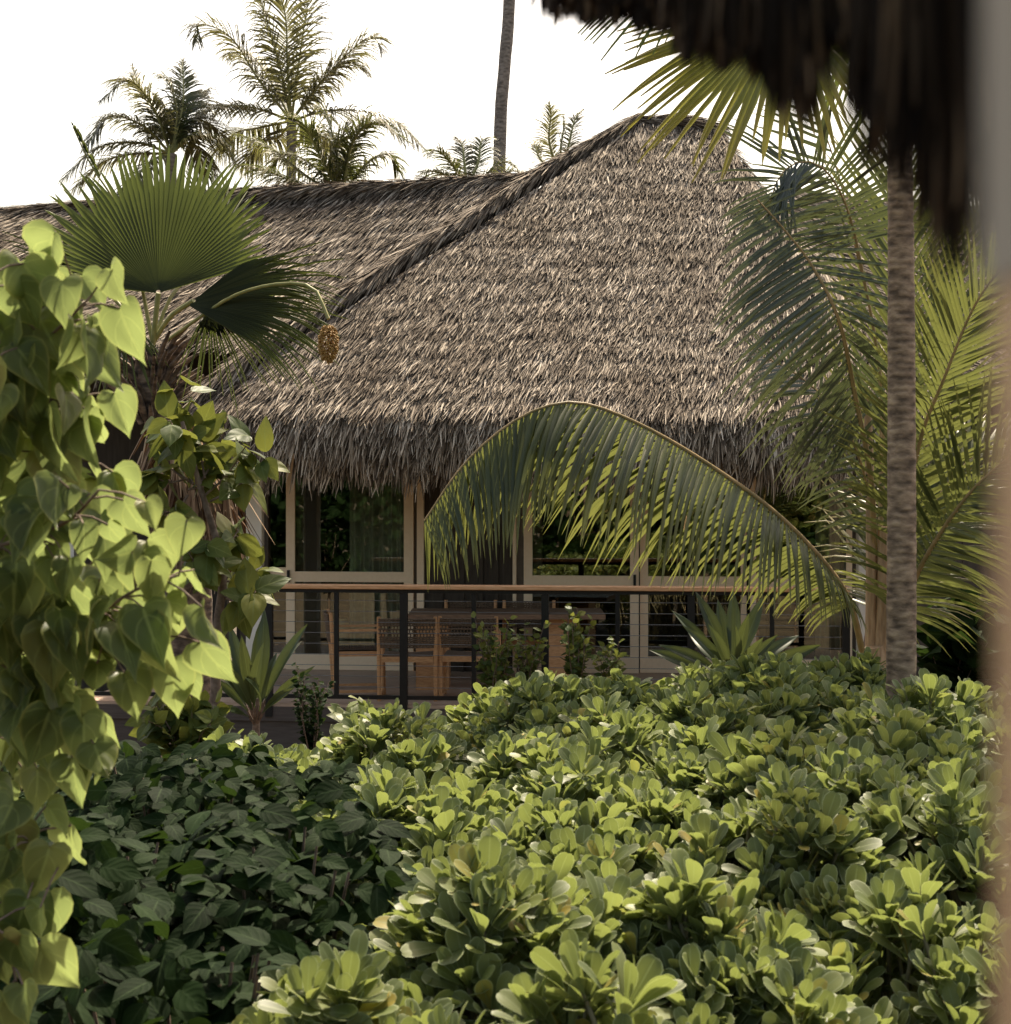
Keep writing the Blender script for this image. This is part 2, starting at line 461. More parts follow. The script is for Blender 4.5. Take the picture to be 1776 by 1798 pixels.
# ---- thatch strands on a surface
def strands(mb, pos, dirn, nor, L, W, lift0=.015, lift1=.05, m=0, droop=0.0):
    """pos,dirn,nor (N,3); L,W (N,)"""
    N = len(pos)
    d = nrm(dirn); s_ = nrm(np.cross(d, nor))
    tw = rng.uniform(-.4, .4, N)[:, None]
    s_ = nrm(s_ + nor * tw)
    l0 = rng.uniform(0, lift0, N)[:, None]; l1 = rng.uniform(.2 * lift1, lift1, N)[:, None]
    p0 = pos + nor * l0
    p1 = pos + d * (L * .5)[:, None] + nor * (l0 + .5 * (l1 - l0))
    p2 = pos + d * L[:, None] + nor * l1 - UP * droop * L[:, None]
    W = W[:, None]
    v = np.stack([p0 - s_ * W * .5, p0 + s_ * W * .5, p1 - s_ * W * .42, p1 + s_ * W * .42, p2 - s_ * W * .08, p2 + s_ * W * .08], 1)
    f = np.array([(0, 1, 3, 2), (2, 3, 5, 4)])
    ff = (f[None] + (np.arange(N) * 6)[:, None, None]).reshape(-1, 4)
    mb.add(v.reshape(-1, 3), ff, None, m)

def roof_face(mb, top0, top1, eav0, eav1, n, sag=.12, slant=-.35, L=.26, W=.016, bedm=1, bell=0., rowstep=.2, lift=.06, edge=0.):
    """hip or gable face from top edge to eave edge, bed plus strands"""
    top0, top1, eav0, eav1 = map(np.array, (top0, top1, eav0, eav1))
    def S(u, v):
        u = np.asarray(u)[..., None]; v = np.asarray(v)[..., None]
        a = top0 * (1 - u) + top1 * u; b_ = eav0 * (1 - u) + eav1 * u
        p = a * (1 - v) + b_ * v
        return p - UP * (sag * np.sin(math.pi * np.clip(v, 0, 1)) ) 
    nu, nv = 30, 24
    uu, vv = np.meshgrid(np.linspace(0, 1, nu), np.linspace(0, 1, nv), indexing='ij')
    pts = S(uu, vv)
    ix = np.arange(nu * nv).reshape(nu, nv)
    fq = np.stack([ix[:-1, :-1], ix[1:, :-1], ix[1:, 1:], ix[:-1, 1:]], -1).reshape(-1, 4)
    mb.add(pts.reshape(-1, 3), fq, None, bedm)
    wt = np.linalg.norm(top1 - top0); wb = np.linalg.norm(eav1 - eav0)
    v = rng.uniform(0, 1, n * 3); keep = rng.uniform(0, max(wt, wb), n * 3) < (wt * (1 - v) + wb * v)
    v = v[keep][:n]; N = len(v)
    H = np.linalg.norm((eav0 + eav1 - top0 - top1) / 2)
    # courses: roots gather in rows
    rows = np.round(v * H / rowstep + rng.normal(0, .16, N)) * rowstep / H
    v = np.clip(np.where(rng.uniform(0, 1, N) < .72, rows + rng.normal(0, .008, N), v), 0, .995)
    u = rng.uniform(-.002, 1.002, N)
    e = 1e-3
    p = S(u, v); dv = nrm(S(u, v + e) - p); du = nrm(S(u + e, v) - p)
    nor = nrm(np.cross(du, dv)); nor *= np.sign(nor[:, 2:3])
    dv = nrm(-UP + nor[:, 2:3] * nor)
    lat = nrm(np.cross(nor, dv))
    lat *= np.sign(lat[:, 0:1] + 1e-9)
    clump = slant + .06 * np.sin(p[:, 0] * 7 + p[:, 2] * 11) + .05 * np.sin(p[:, 0] * 17 - p[:, 2] * 23)
    ang = clump + rng.normal(0, .11, N)
    d = dv * np.cos(ang)[:, None] + lat * np.sin(ang)[:, None]
    strands(mb, p, d, nor, L * rng.uniform(.55, 1.3, N), W * rng.uniform(.6, 1.5, N), .03, lift)
    return S

def ridge_cap(mb, pts, n, r=.10, L=.4, W=.018, back=False, herring=0.35, m=0, bedm=1):
    pts = spline(pts, 60)
    t = nrm(np.gradient(pts, axis=0))
    mb.tube(pts, r * .8, 8, bedm)
    q = rng.uniform(0, 59, n); i = np.clip(q.astype(int), 0, 58); fr = (q - i)[:, None]
    p = pts[i] * (1 - fr) + pts[i + 1] * fr; tt = t[i]
    a = nrm(np.cross(tt, UP)); b_ = nrm(np.cross(a, tt))
    th = rng.uniform(-.2, math.pi + .2, n)[:, None]
    rad = a * np.cos(th) + b_ * np.sin(th)
    tan = nrm(np.cross(tt, rad)); 
    down = np.where(tan[:, 2:3] > 0, -tan, tan)
    d = tt + down * rng.uniform(.1, 1.1, n)[:, None] * herring * 2 + rad * .02
    strands(mb, p + rad * r * rng.uniform(.75, 1.15, n)[:, None], d, rad, L * rng.uniform(.5, 1.2, n), W * rng.uniform(.6, 1.4, n), .01, .05, m)

# main roof, front face
T0 = P(1128, 212, 20.0); T1 = P(1250, 226, 20.0)
E0 = P(352, 705, 15.9); E1 = P(1640, 712, 15.5)
TB0 = T0 + np.array([-.5, 3.2, -.1]); TB1 = T1 + np.array([.1, 3, -.1])
BL = E0 + np.array([-.2, 9.5, 0]); BR = E1 + np.array([1.4, 9.5, 0])
mb = MB()
roof_face(mb, T0, T1, E0, E1, 58000, sag=.03, slant=-.20, L=.36, W=.016, rowstep=.36, lift=.09)
roof_face(mb, T1, TB1, E1, BR, 9000, sag=.10, slant=0, L=.3, W=.02)
roof_face(mb, TB0, T0, BL, E0, 6000, sag=.10, slant=0, L=.3, W=.02)
roof_face(mb, TB1, TB0, BR, BL, 2500, sag=.10, slant=0, L=.3, W=.02)
roof = mb.build('roof', [MT['thatch'], MT['thatch_bed']], house)
# eave roll and hanging fringe
def fringe(mb, A, B, out, drop, n, roll=.28, rows=9, L=.26, W=.018, slant=-.12):
    A = np.array(A); B = np.array(B); out = np.array(out, float)
    def S(u, w):
        u = np.asarray(u)[..., None]; w = np.asarray(w)[..., None]
        th = np.clip(w * 1.6, 0, 1) * 1.35
        o = out * roll * np.sin(th) - out * .10 * np.clip(w - .62, 0, 1)
        z = -drop * w * (0.55 + .45 * np.clip(w, 0, 1))
        return A * (1 - u) + B * u + o + UP * z
    nu, nv = 40, 10
    uu, vv = np.meshgrid(np.linspace(0, 1, nu), np.linspace(0, .78, nv), indexing='ij')
    ix = np.arange(nu * nv).reshape(nu, nv)
    fq = np.stack([ix[:-1, :-1], ix[1:, :-1], ix[1:, 1:], ix[:-1, 1:]], -1).reshape(-1, 4)
    mb.add(S(uu, vv).reshape(-1, 3), fq, None, 1)
    w = rng.uniform(.02, .80, n); u = rng.uniform(0, 1, n)
    p = S(u, w); e = 1e-3
    dv = nrm(S(u, w + e) - p); du = nrm(B - A)
    nor = nrm(np.cross(np.broadcast_to(du, dv.shape), dv)); nor *= np.sign((nor * out).sum(1))[:, None]
    ang = slant * (1 - w * .7) + .16 * np.sin(u * 90) + .1 * np.sin(u * 230) + rng.normal(0, .17, n)
    lat = np.broadcast_to(du, dv.shape)
    d = dv * np.cos(ang)[:, None] + lat * np.sin(ang)[:, None]
    strands(mb, p, d, nor, L * rng.uniform(.5, 1.25, n), W * rng.uniform(.5, 1.3, n), .04, .08)
mb = MB()
fringe(mb, E0, E1, (0.02, -1, 0), .70, 11500, slant=-.18, L=.36, roll=.20, W=.02)
fringe(mb, E0, E0 + np.array([-.2, 4, 0]), (-1, 0, 0), .70, 5500)
fringe(mb, E1, E1 + np.array([.5, 4, 0]), (1, 0, 0), .70, 2500)
mb.build('eave_fringe', [MT['thatch_fringe'], MT['thatch_bed']], roof)
mb = MB()
hipL = [P(1128, 203, 20.0), P(1030, 258, 19.55), P(930, 312, 18.95), P(840, 372, 18.4), P(740, 430, 17.9), P(620, 508, 17.25), P(480, 592, 16.55), P(400, 652, 16.15), P(350, 698, 15.9)]
mb.tube(spline([q - UP * .10 + np.array([0, .03, 0]) for q in hipL], 50), .055, 8, 1)
ridge_cap(mb, hipL, 4200, r=.042, L=.42, W=.02, herring=.22)
ridge_cap(mb, [T1 + UP * .03, (T1 + E1) / 2 + UP * -.07, E1], 1600, r=.04, L=.34)
ridge_cap(mb, [T0 - np.array([.12, 0, .02]), (T0 + T1) / 2 + UP * .05, T1 + UP * .03], 700, r=.05, L=.35)
mb.build('hip_ridge', [MT['thatch_cap'], MT['thatch_bed']], roof)

# rear wings with thatch
wing = thing('thatched_wing', 'long low thatched building behind the big roof, ridge running to the left edge', 'building', (-4, 22, 0))
R0 = P(940, 312, 20.3); R1 = P(430, 338, 21.2); R2 = P(0, 372, 22.3); R3 = P(-200, 384, 22.8)
W0 = R0 + np.array([.3, -3.0, -2.6]); W3 = R3 + np.array([0, -3.4, -1.55])
mb = MB()
roof_face(mb, R3, R0, W3, W0, 38000, sag=.06, slant=-.24, L=.34, W=.018, rowstep=.36, lift=.08)
roof_face(mb, R0, R3, W0 + np.array([0, 6, 0]), W3 + np.array([0, 6.5, 0]), 1500, sag=.06, L=.3)
wr = mb.build('roof', [MT['thatch'], MT['thatch_bed']], wing)
mb = MB()
ridge_cap(mb, [R0 + np.array([.5, 0, .05]), (R0 + R1) / 2, R1, R2, R3], 5000, r=.045, L=.3, W=.022, herring=.6)
mb.build('ridge_cap', [MT['thatch_cap'], MT['thatch_bed']], wr)
mb = MB()
fringe(mb, W3, W3 * .45 + W0 * .55, (0, -1, 0), .5, 5000)
mb.build('eave_fringe', [MT['thatch'], MT['thatch_bed']], wr)
mb = MB()
x0, y0 = W3[0] - .2, W3[1] + .9
mb.box((x0, y0, 0), (-3.4, y0 + .2, W3[2] + .1))
mb.build('wall', MT['siding'], wing, smooth=False)
mb = MB(); pp = P(119, 1000, 19.0)
mb.box((pp[0] - .07, 19.0, .4), (pp[0] + .07, 19.14, W3[2] - .3))
mb.build('post', MT['post'], wing, smooth=False)

wing2 = thing('thatched_outbuilding', 'sunlit pale thatched roof seen between the coconut fronds beside the palm trunk', 'building', (5.5, 23, 0))
mb = MB()
roof_face(mb, P(1370, 335, 24), P(1900, 380, 24), P(1350, 640, 20.8), P(2000, 690, 20.5), 22000, sag=.05, slant=.75, L=.3, W=.022)
roof_face(mb, P(1900, 380, 24), P(1370, 335, 24), P(2000, 690, 27.5), P(1350, 640, 27.5), 1000, sag=.05, L=.3)
mb.build('roof', [MT['thatch'], MT['thatch_bed']], wing2)
mb = MB()
a = P(1500, 700, 21.2); mb.box((a[0], 21.2, 0), (9, 21.4, a[2] + .5)); mb.build('wall', MT['siding'], wing2, smooth=False)

# ---- walls, doors
ZT = 3.35
mb = MB()
def wallbox(mb, p0, p1, z0, z1, v0, v1, m=0): mb.box((U_(p0, DW), v0, z0), (U_(p1, DW), v1, z1), m, TW)
wallbox(mb, 745, 901, DECK, ZT, .02, .14)
for px in (775, 812, 845, 872):
    mb.box((U_(px, DW) - .02, -.012, DECK), (U_(px, DW) + .02, .018, ZT), 0, TW)
wallbox(mb, 420, 470, DECK, ZT, .02, .14)
wallbox(mb, 1498, 1700, DECK, ZT, .02, .14)
wallbox(mb, 425, 1700, ZT, ZT + .4, -.02, .14)
mb.build('wall', MT['siding'], house, smooth=False)
# interior room
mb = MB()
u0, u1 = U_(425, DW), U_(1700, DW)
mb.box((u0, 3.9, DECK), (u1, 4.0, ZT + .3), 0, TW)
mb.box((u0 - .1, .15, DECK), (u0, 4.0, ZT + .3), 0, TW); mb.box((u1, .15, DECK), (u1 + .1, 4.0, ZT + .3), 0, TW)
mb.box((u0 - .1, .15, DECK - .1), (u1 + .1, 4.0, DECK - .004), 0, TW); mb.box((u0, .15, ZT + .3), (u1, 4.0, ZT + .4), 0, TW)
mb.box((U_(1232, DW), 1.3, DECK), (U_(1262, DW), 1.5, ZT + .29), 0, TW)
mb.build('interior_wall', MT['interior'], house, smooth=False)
mb = MB()   # sofa-like low furniture inside, a pale lamp cone
a, b_ = U_(560, DW), U_(590, DW)
mb.tube([TW([[a + .1, .7, DECK]])[0], TW([[a + .1, .7, DECK + .5]])[0]], [.16, .08], 10)
mb.build('pedestal', MT['post'], house)

def door(pl, pr, vo, rail, fm='frame', lz=ZT, stL=14, stR=16, handle=None, glass_to=None, inner=True):
    """sliding door between photo columns pl..pr; wood frame, mid rail, glass"""
    a, b_ = U_(pl, DW), U_(pr, DW)
    sL, sR = stL / 165., stR / 165.
    mb = MB()
    z0 = DECK + .004
    t = .05
    mb.box((a, vo, z0), (a + sL, vo + t, lz), 0, TW); mb.box((b_ - sR, vo, z0), (b_, vo + t, lz), 0, TW)
    mb.box((a + sL, vo + .003, z0), (b_ - sR, vo + t - .003, z0 + .17), 0, TW)
    mb.box((a + sL, vo + .003, rail - .055), (b_ - sR, vo + t - .003, rail + .055), 0, TW)
    mb.box((a + sL, vo + .003, lz - .1), (b_ - sR, vo + t - .003, lz), 0, TW)
    d = mb.build('sliding_door', MT[fm], house, smooth=False)
    mb = MB()
    if inner:
        mb.box((a + sL, vo + .06, z0), (a + sL + .10, vo + .10, lz), 0, TW)
        mb.build('inner_frame', MT['frame_dark'], d, smooth=False)
    mb = MB()
    mb.box((a + sL - .005, vo + .02, z0 + .16), (b_ - sR + .005, vo + .028, lz - .09), 0, TW)
    mb.build('glass', MT['glass'], d, smooth=False)
    if handle:
        mb = MB(); h = U_(handle, DW)
        mb.box((h - .014, vo - .022, rail - .06), (h + .014, vo - .001, rail + .07), 0, TW)
        mb.build('handle', MT['steel'], d, smooth=False)
    return d
RZ = Zr(600, 1013, DW)
door(462, 503, .06, RZ + .04, stL=6, stR=3, inner=False)
door(503, 726, .0, RZ, handle=507, stL=15, stR=17)
door(920, 1122, .0, Zr(1000, 1020, DW), stL=15, stR=15, handle=1115)
door(1124, 1312, .07, Zr(1200, 1022, DW), fm='frame', stL=14, stR=10, inner=False)
door(1318, 1497, .0, Zr(1400, 1024, DW), fm='frame', stL=10, stR=10)
mb = MB()
wallbox(mb, 733, 745, DECK, ZT, -.03, .05); wallbox(mb, 901, 907, DECK, ZT, -.03, .05)
mb.build('door_jamb', MT['frame'], house, smooth=False)
mb = MB()
wallbox(mb, 907, 920, DECK, ZT, .03, .1); wallbox(mb, 726.5, 733, DECK, ZT, .05, .1)
mb.build('door_track', MT['frame_dark'], house, smooth=False)
# curtains
def curtain(p0, p1, v):
    mb = MB(); a, b_ = U_(p0, DW), U_(p1, DW)
    n_ = 120; u = np.linspace(a, b_, n_)
    dep = v + .035 * np.sin(u * 62) + .02 * np.sin(u * 23 + 1)
    lo = TW(np.stack([u, dep, np.full(n_, DECK + .02)], 1)); hi = TW(np.stack([u, dep * 1, np.full(n_, ZT)], 1))
    V = np.concatenate([lo, hi]); mb.add(V, [(i, i + 1, n_ + i + 1, n_ + i) for i in range(n_ - 1)])
    o = mb.build('curtain', MT['curtain'], house)
    sm = o.modifiers.new('thick', 'SOLIDIFY'); sm.thickness = .004
curtain(610, 716, .13)
curtain(1436, 1490, .22)

# porch posts
for (p, w) in ((446, 28), (1519, 22)):
    mb = MB(); q = P(p, 900, 16.6)
    s_ = w / 2 / F * 16.6
    mb.box((q[0] - s_, 16.6, .35), (q[0] + s_, 16.6 + 2 * s_, 3.1))
    o = mb.build('post', MT['post'], house, smooth=False)
    bv = o.modifiers.new('b', 'BEVEL'); bv.width = .006
# deck
mb = MB()
ua, ub = U_(140, DR), U_(1700, DR)
nb = 22
for i in range(nb):
    v0 = -.02 + i * .145
    mb.box((ua, v0, DECK - .03), (ub, v0 + .139, DECK + rng.uniform(-.001, .001)), 0, TR)
deck = mb.build('deck', MT['deck'], house, smooth=False)
mb = MB()
mb.box((ua, .0, .12), (ub, .05, DECK - .033), 0, TR)
mb.box((ua, -.03, DECK - .16), (ub, -.002, DECK - .032), 0, TR)
mb.build('fascia', MT['fascia'], deck, smooth=False)

# railing
rail = thing('deck_railing', 'black steel cable railing with an orange brown timber handrail along the deck edge', 'railing', (0, 15, DECK))
mb = MB()
ul, ur = U_(466, DR), U_(1492, DR)
HR = Zr(888, 1030, DR)
n_ = 40; us = np.linspace(ul, ur, n_ + 1)
mb.box((ul, -.09, HR - .028), (ur, .05, HR + .012), 0, TR)
hr = mb.build('handrail', MT['handrail'], rail, smooth=False)
bv = hr.modifiers.new('b', 'BEVEL'); bv.width = .006
mb = MB(); mb.box((ul, -.045, HR - .062), (ur, .005, HR - .029), 0, TR); mb.build('top_bar', MT['steel'], rail, smooth=False)
mb = MB(); mb.box((U_(150, DR), -.04, DECK + .05), (ur, .0, DECK + .085), 0, TR); mb.build('bottom_bar', MT['steel'], rail, smooth=False)
for i, px in enumerate([474, 592, 710, 833, 958, 1085, 1214, 1356, 1486]):
    w = .032 if i % 2 == 0 else .02
    if i == 2: w = .034
    mb = MB(); u = U_(px, DR)
    zb = DECK - .12 if i % 2 == 0 else DECK + .05
    mb.box((u - w, -.05 if i % 2 == 0 else -.038, zb), (u + w, .01 if i % 2 == 0 else -.002, HR - .064), 0, TR)
    mb.build('post', MT['steel'], rail, smooth=False)
for k in range(9):
    z = DECK + .16 + k * .098
    mb = MB(); q = TR([[ul, -.02, z], [(ul + ur) / 2, -.02, z - .003], [ur, -.02, z]])
    mb.tube(q, .0032, 6); mb.build('cable', MT['cable'], rail)

# ------------------------------------------------------------------ furniture
def make_chair(name, label):
    t = thing(name, label, 'chair', (0, 0, 0), 'teak dining chairs around the deck table')
    W_, D_ = .26, .25
    def leg(x, ytop, ybot, h):
        mb = MB(); mb.tube([(x, ybot, 0), (x, (ytop + ybot) / 2, h / 2), (x, ytop, h)], [.017, .02, .018], 6)
        return mb.build('leg', MT['teak'], t)
    for x in (-W_, W_):
        leg(x, -.27, -.22, .78); leg(x, .22, .24, .62)
        mb = MB(); mb.box((x - .018, -.24, .60), (x + .018, .27, .622)); mb.build('armrest', MT['teak'], t, smooth=False)
        mb = MB(); mb.box((x - .012, -.20, .02), (x + .012, .24, .045)); mb.build('stretcher', MT['teak'], t, smooth=False)
    mb = MB()
    mb.box((-W_ + .02, -.25, .36), (W_ - .02, -.22, .41)); mb.box((-W_ + .02, .2, .36), (W_ - .02, .23, .41))
    mb.box((-W_ + .021, -.219, .361), (-W_ + .05, .199, .409)); mb.box((W_ - .05, -.219, .361), (W_ - .021, .199, .409))
    mb.build('seat_frame', MT['teak'], t, smooth=False)
    mb = MB()
    for i in range(18):
        y = -.2 + i * .0225
        mb.tube([(-W_ + .03, y, .415), (0, y, .40), (W_ - .03, y, .415)], .010, 5, cap=False)
    mb.build('seat', MT['rope'], t)
    mb = MB()
    def bk(x, z): return (x, -.255 - (z - .5) * .14 - .03 * (1 - (x / W_) ** 2), z)
    for i in range(15):
        z = .50 + i * .0185
        if 4 < i < 12 and i % 2 == 0: continue
        mb.tube([bk(x, z) for x in np.linspace(-W_, W_, 7)], .0085, 5, cap=False)
    for x in np.linspace(-W_ + .02, W_ - .02, 17):
        mb.tube([bk(x + (.006 if k % 2 else -.006), z) for k, z in enumerate(np.linspace(.5, .76, 8))], .006, 4, cap=False)
    mb.build('backrest', MT['rope'], t)
    return t
ch = make_chair('dining_chair', 'teak dining chair with woven dark back just behind the thick railing post')
def place(o, px, Y, rz, label=None):
    p = P(px, 900, Y); o.location = (p[0], p[1], DECK + .002); o.rotation_euler = (0, 0, rz)
    if label: o['label'] = label
spots = [(718, 15.55, .0, None),
         (826, 15.6, -.05, 'teak dining chair with woven dark back, right of the one behind the thick post'),
         (628, 16.05, -math.pi / 2 + .15, 'teak armchair turned sideways at the left end of the deck table'),
         (826, 17.25, math.pi, 'chair on the far side of the deck table, its woven back before the batten wall'),
         (930, 17.2, math.pi, 'chair on the far side of the deck table, right of the batten wall')]
for i, (px, Y, rz, lab) in enumerate(spots):
    o = ch if i == 0 else copy_tree(ch)
    place(o, px, Y, rz, lab)
tb = thing('dining_table', 'teak dining table on slab legs standing on the deck among the chairs', 'table', (P(880, 900, 16.4)[0], 16.4, DECK))
mb = MB(); c = P(890, 900, 16.4)[0]
for i in range(6): mb.box((c - .95, 16.0 + i * .14, DECK + .70), (c + .95, 16.136 + i * .14, DECK + .745))
mb.build('tabletop', MT['table'], tb, smooth=False)
for q in (-.72, .55):
    mb = MB(); mb.box((c + q - .16, 16.15, DECK + .002), (c + q + .16, 16.65, DECK + .698)); o = mb.build('leg', MT['teak'], tb, smooth=False)

# ------------------------------------------------------------------ palms
def frond(mb, pts, L=.7, n=60, droop=.5, vang=.25, wid=.035, t0=.2, hint=None, segs=5, rad=.012, fold=True, a0=75, a1=22, bend=0., lside=(1, -1), jit=.1, m=0, mr=1, tipk=.35, basek=1.):
    path = spline(pts, 40)
    T = nrm(np.gradient(path, axis=0))
    hint = UP if hint is None else np.array(hint, float)
    mb.tube(path, np.linspace(rad, rad * .2, 40), 6, mr)
    for side in lside:
        s = (np.arange(n) + rng.uniform(-.25, .25, n)) / (n - 1); s = np.clip(s, 0, 1)
        q = (t0 + (1 - t0) * s) * 39; i = np.clip(q.astype(int), 0, 38); fr = (q - i)[:, None]
        p = path[i] * (1 - fr) + path[i + 1] * fr; t = T[i]
        N = nrm(hint - (t * hint).sum(1)[:, None] * t)
        S = np.cross(t, N) * side
        a = np.radians(a0 + (a1 - a0) * s ** 1.3) + rng.normal(0, jit * .5, n)
        d = S * np.sin(a)[:, None] + t * np.cos(a)[:, None] + N * (vang + rng.normal(0, jit, n))[:, None]
        d = nrm(d)
        ln = L * (.45 + .55 * np.sin(math.pi * np.clip(s * .85 + .12, 0, 1))) * (1 - (1 - tipk) * np.clip(s - .75, 0, 1) * 4 * .6) * rng.uniform(.85, 1.06, n) * (basek + (1 - basek) * np.clip(s * 2.6, 0, 1))
        ln = np.where(rng.uniform(0, 1, n) < .05, ln * rng.uniform(.3, .8, n), ln)
        w = wid * rng.uniform(.8, 1.1, n) * (1 - .5 * np.clip(s - .7, 0, 1) * 3)
        wp = np.interp(np.linspace(0, 1, segs + 1), [0, .15, .5, .8, 1], [.5, 1, .9, .5, .06])
        wv0 = nrm(t - (t * d).sum(1)[:, None] * d)
        cur = p.copy(); dd = d.copy(); rings = []
        dr = droop * rng.uniform(.75, 1.3, n)
        for k in range(segs + 1):
            wv = nrm(wv0 - (wv0 * dd).sum(1)[:, None] * dd)
            hw = wv * (w * wp[k] * .5)[:, None]
            if fold:
                nn = np.cross(wv, dd); nn *= np.where((nn * N).sum(1) > 0, 1, -1)[:, None]
                rings.append(np.stack([cur - hw, cur + nn * (w * wp[k] * .22)[:, None], cur + hw], 1))
            else:
                rings.append(np.stack([cur - hw, cur + hw], 1))
            cur = cur + dd * (ln / segs)[:, None]
            dd = nrm(dd - UP * (dr * (k + 1) / segs * 5 / segs * .6)[:, None])
        V = np.stack(rings, 1)  # n, segs+1, c, 3
        c = V.shape[2]
        idx = np.arange((segs + 1) * c).reshape(segs + 1, c)
        f = np.stack([idx[:-1, :-1], idx[:-1, 1:], idx[1:, 1:], idx[1:, :-1]], -1).reshape(-1, 4)
        uvk = np.stack(np.meshgrid(np.linspace(0, 1, segs + 1), np.linspace(-.8, .8, c), indexing='ij')[::-1], -1).reshape(-1, 2)
        mb.add(V.reshape(-1, 3), (f[None] + (np.arange(n) * (segs + 1) * c)[:, None, None]).reshape(-1, 4), np.tile(uvk, (n, 1)), m)

def fan(mb, hub, D, N, R=.8, spread=200, n=60, fuse=.5, droop=.5, cup=.1, jit=.05, m=0, prof=None, pleat=.012):
    hub = np.array(hub, float); D = nrm(D); N = nrm(np.array(N, float)); N = nrm(N - (N * D).sum() * D); S = np.cross(D, N)
    th = np.radians(np.linspace(-spread / 2, spread / 2, n)); dth = th[1] - th[0]
    rs = np.array([.02, .2, .38, fuse, fuse + (1 - fuse) * .3, fuse + (1 - fuse) * .6, fuse + (1 - fuse) * .85, 1.0])
    Rr = R * (1 - .22 * (np.abs(th) / th.max()) ** 2) * rng.uniform(1 - jit, 1 + jit, n)
    if prof is not None: Rr = Rr * prof(th)
    out_j = rng.normal(0, .03, n)
    K = len(rs); V = np.zeros((n, K, 3, 3))
    lat_d = rng.normal(0, .05, n); dr = droop * rng.uniform(.5, 1.5, n)
    for k, r in enumerate(rs):
        x = r * Rr
        o = max(0, (r - fuse) / (1 - fuse))
        wfull = np.minimum(r, fuse) * R * dth * .52
        w = np.full(n, wfull * (1 - o) ** .55 + .0015)
        a = th + o * out_j
        for c_, (da, zz) in enumerate(((-1, 0), (0, 1), (1, 0))):
            pos = hub + (x * np.cos(a))[:, None] * D + (x * np.sin(a))[:, None] * S
            tang = (-np.sin(a))[:, None] * D + np.cos(a)[:, None] * S
            pos = pos + tang * (w * da)[:, None] + N * (pleat * zz * min(1, r * 3) * (1 - .5 * o) + cup * (x / R) ** 2 * R)[:, None]
            pos = pos - UP * (dr * o * o * R * .35)[:, None] + N * (lat_d * o * R * .5)[:, None]
            V[:, k, c_] = pos
    idx = np.arange(K * 3).reshape(K, 3)
    f = np.stack([idx[:-1, :-1], idx[:-1, 1:], idx[1:, 1:], idx[1:, :-1]], -1).reshape(-1, 4)
    uvk = np.stack(np.meshgrid(rs, np.array([-.8, 0, .8]), indexing='ij')[::-1], -1).reshape(-1, 2)
    mb.add(V.reshape(-1, 3), (f[None] + (np.arange(n) * K * 3)[:, None, None]).reshape(-1, 4), np.tile(uvk, (n, 1)), m)

def trunk(parent, pts, rads, mat, name='trunk', n=14, k=60):
    mb = MB(); sp = spline(pts, k)
    r = np.interp(np.linspace(0, 1, k), np.linspace(0, 1, len(rads)), rads) * (1 + .02 * np.sin(np.arange(k) * 2.1) + rng.normal(0, .012, k))
    mb.tube(sp, r, n); return mb.build(name, mat, parent)

# --- far coconut palms
def far_palm(name, label, crown, Y, base_px, tw, fronds, mat='frond_far', group=None, L=.75, wid=.034, n=72, tmat='trunk_grey'):
    c = P(crown[0], crown[1], Y)
    b0 = P(base_px, 900, Y); b0[2] = 0
    t = thing(name, label, 'palm tree', b0, group)
    trunk(t, [b0, (b0 + c) / 2 + [(.05 * (b0[0] - c[0])), 0, 0], c], [tw * 1.15, tw, tw * .85], MT[tmat])
    for fr in fronds:
        pts = [c]
        dy = fr[0]
        m_ = fr[2] if len(fr) > 2 and isinstance(fr[2], str) else mat
        q = fr[1]
        for j, (px, py) in enumerate(q):
            pts.append(P(px, py, Y + dy * (j + 1) / len(q)))
        mb = MB()
        frond(mb, pts, L=L * 1.12, n=int(n * 1.05), droop=1.1, vang=.0, wid=wid, t0=.12, segs=4, rad=.03, fold=False, jit=.12, a0=65, a1=20)
        mb.build('frond', [MT[m_], MT['petiole']], t)
    return t
far_palm('coconut_palm', 'tallest coconut palm in view, upright crown above the thatched ridge', (512, 212), 32, 508, .11,
    [(-.5, [(490, 110), (455, -10), (440, -60)]), (.5, [(525, 110), (540, 10), (555, -60)]), (-1, [(505, 120), (500, 20), (470, -50)]), 
     (-1, [(455, 140), (405, 65), (352, 42), (346, 72)]), (1, [(480, 150), (440, 95), (400, 95)]),
     (-.5, [(560, 150), (610, 95), (650, 65), (672, 85)]), (0, [(550, 160), (600, 110), (640, 120)]),
     (-1, [(450, 190), (385, 184), (320, 188), (270, 215)]), (-1, [(570, 195), (640, 195), (700, 215), (738, 255)]),
     (1, [(490, 240), (460, 250), (425, 290)]), (1, [(550, 230), (585, 255), (600, 300)]), (1, [(450, 225), (410, 235), (380, 270)])], L=.85)
far_palm('coconut_palm', 'bushy coconut palm with drooping crown left of the tallest palm', (300, 270), 30, 305, .12,
    [(-1, [(270, 190), (225, 140), (180, 175)]), (-1, [(250, 220), (190, 205), (150, 260)]), (-1, [(240, 250), (170, 260), (110, 315)]), (0, [(235, 270), (180, 285), (130, 330)]),
     (1, [(320, 190), (322, 140), (320, 105)], 'frond_yel'), (0, [(310, 200), (300, 150), (280, 130)]), (1, [(350, 205), (400, 185), (445, 195)]), (0, [(340, 240), (385, 245), (410, 280)], 'frond_yel'),
     (1, [(280, 210), (250, 165), (232, 115)]), (1, [(330, 240), (350, 270), (365, 310)]), (1, [(330, 200), (345, 170), (368, 155)]), (-1, [(270, 280), (240, 310), (215, 350)]), (0, [(300, 220), (290, 190), (262, 160)]), (1, [(330, 215), (365, 215), (395, 240)])], L=.62, wid=.032)
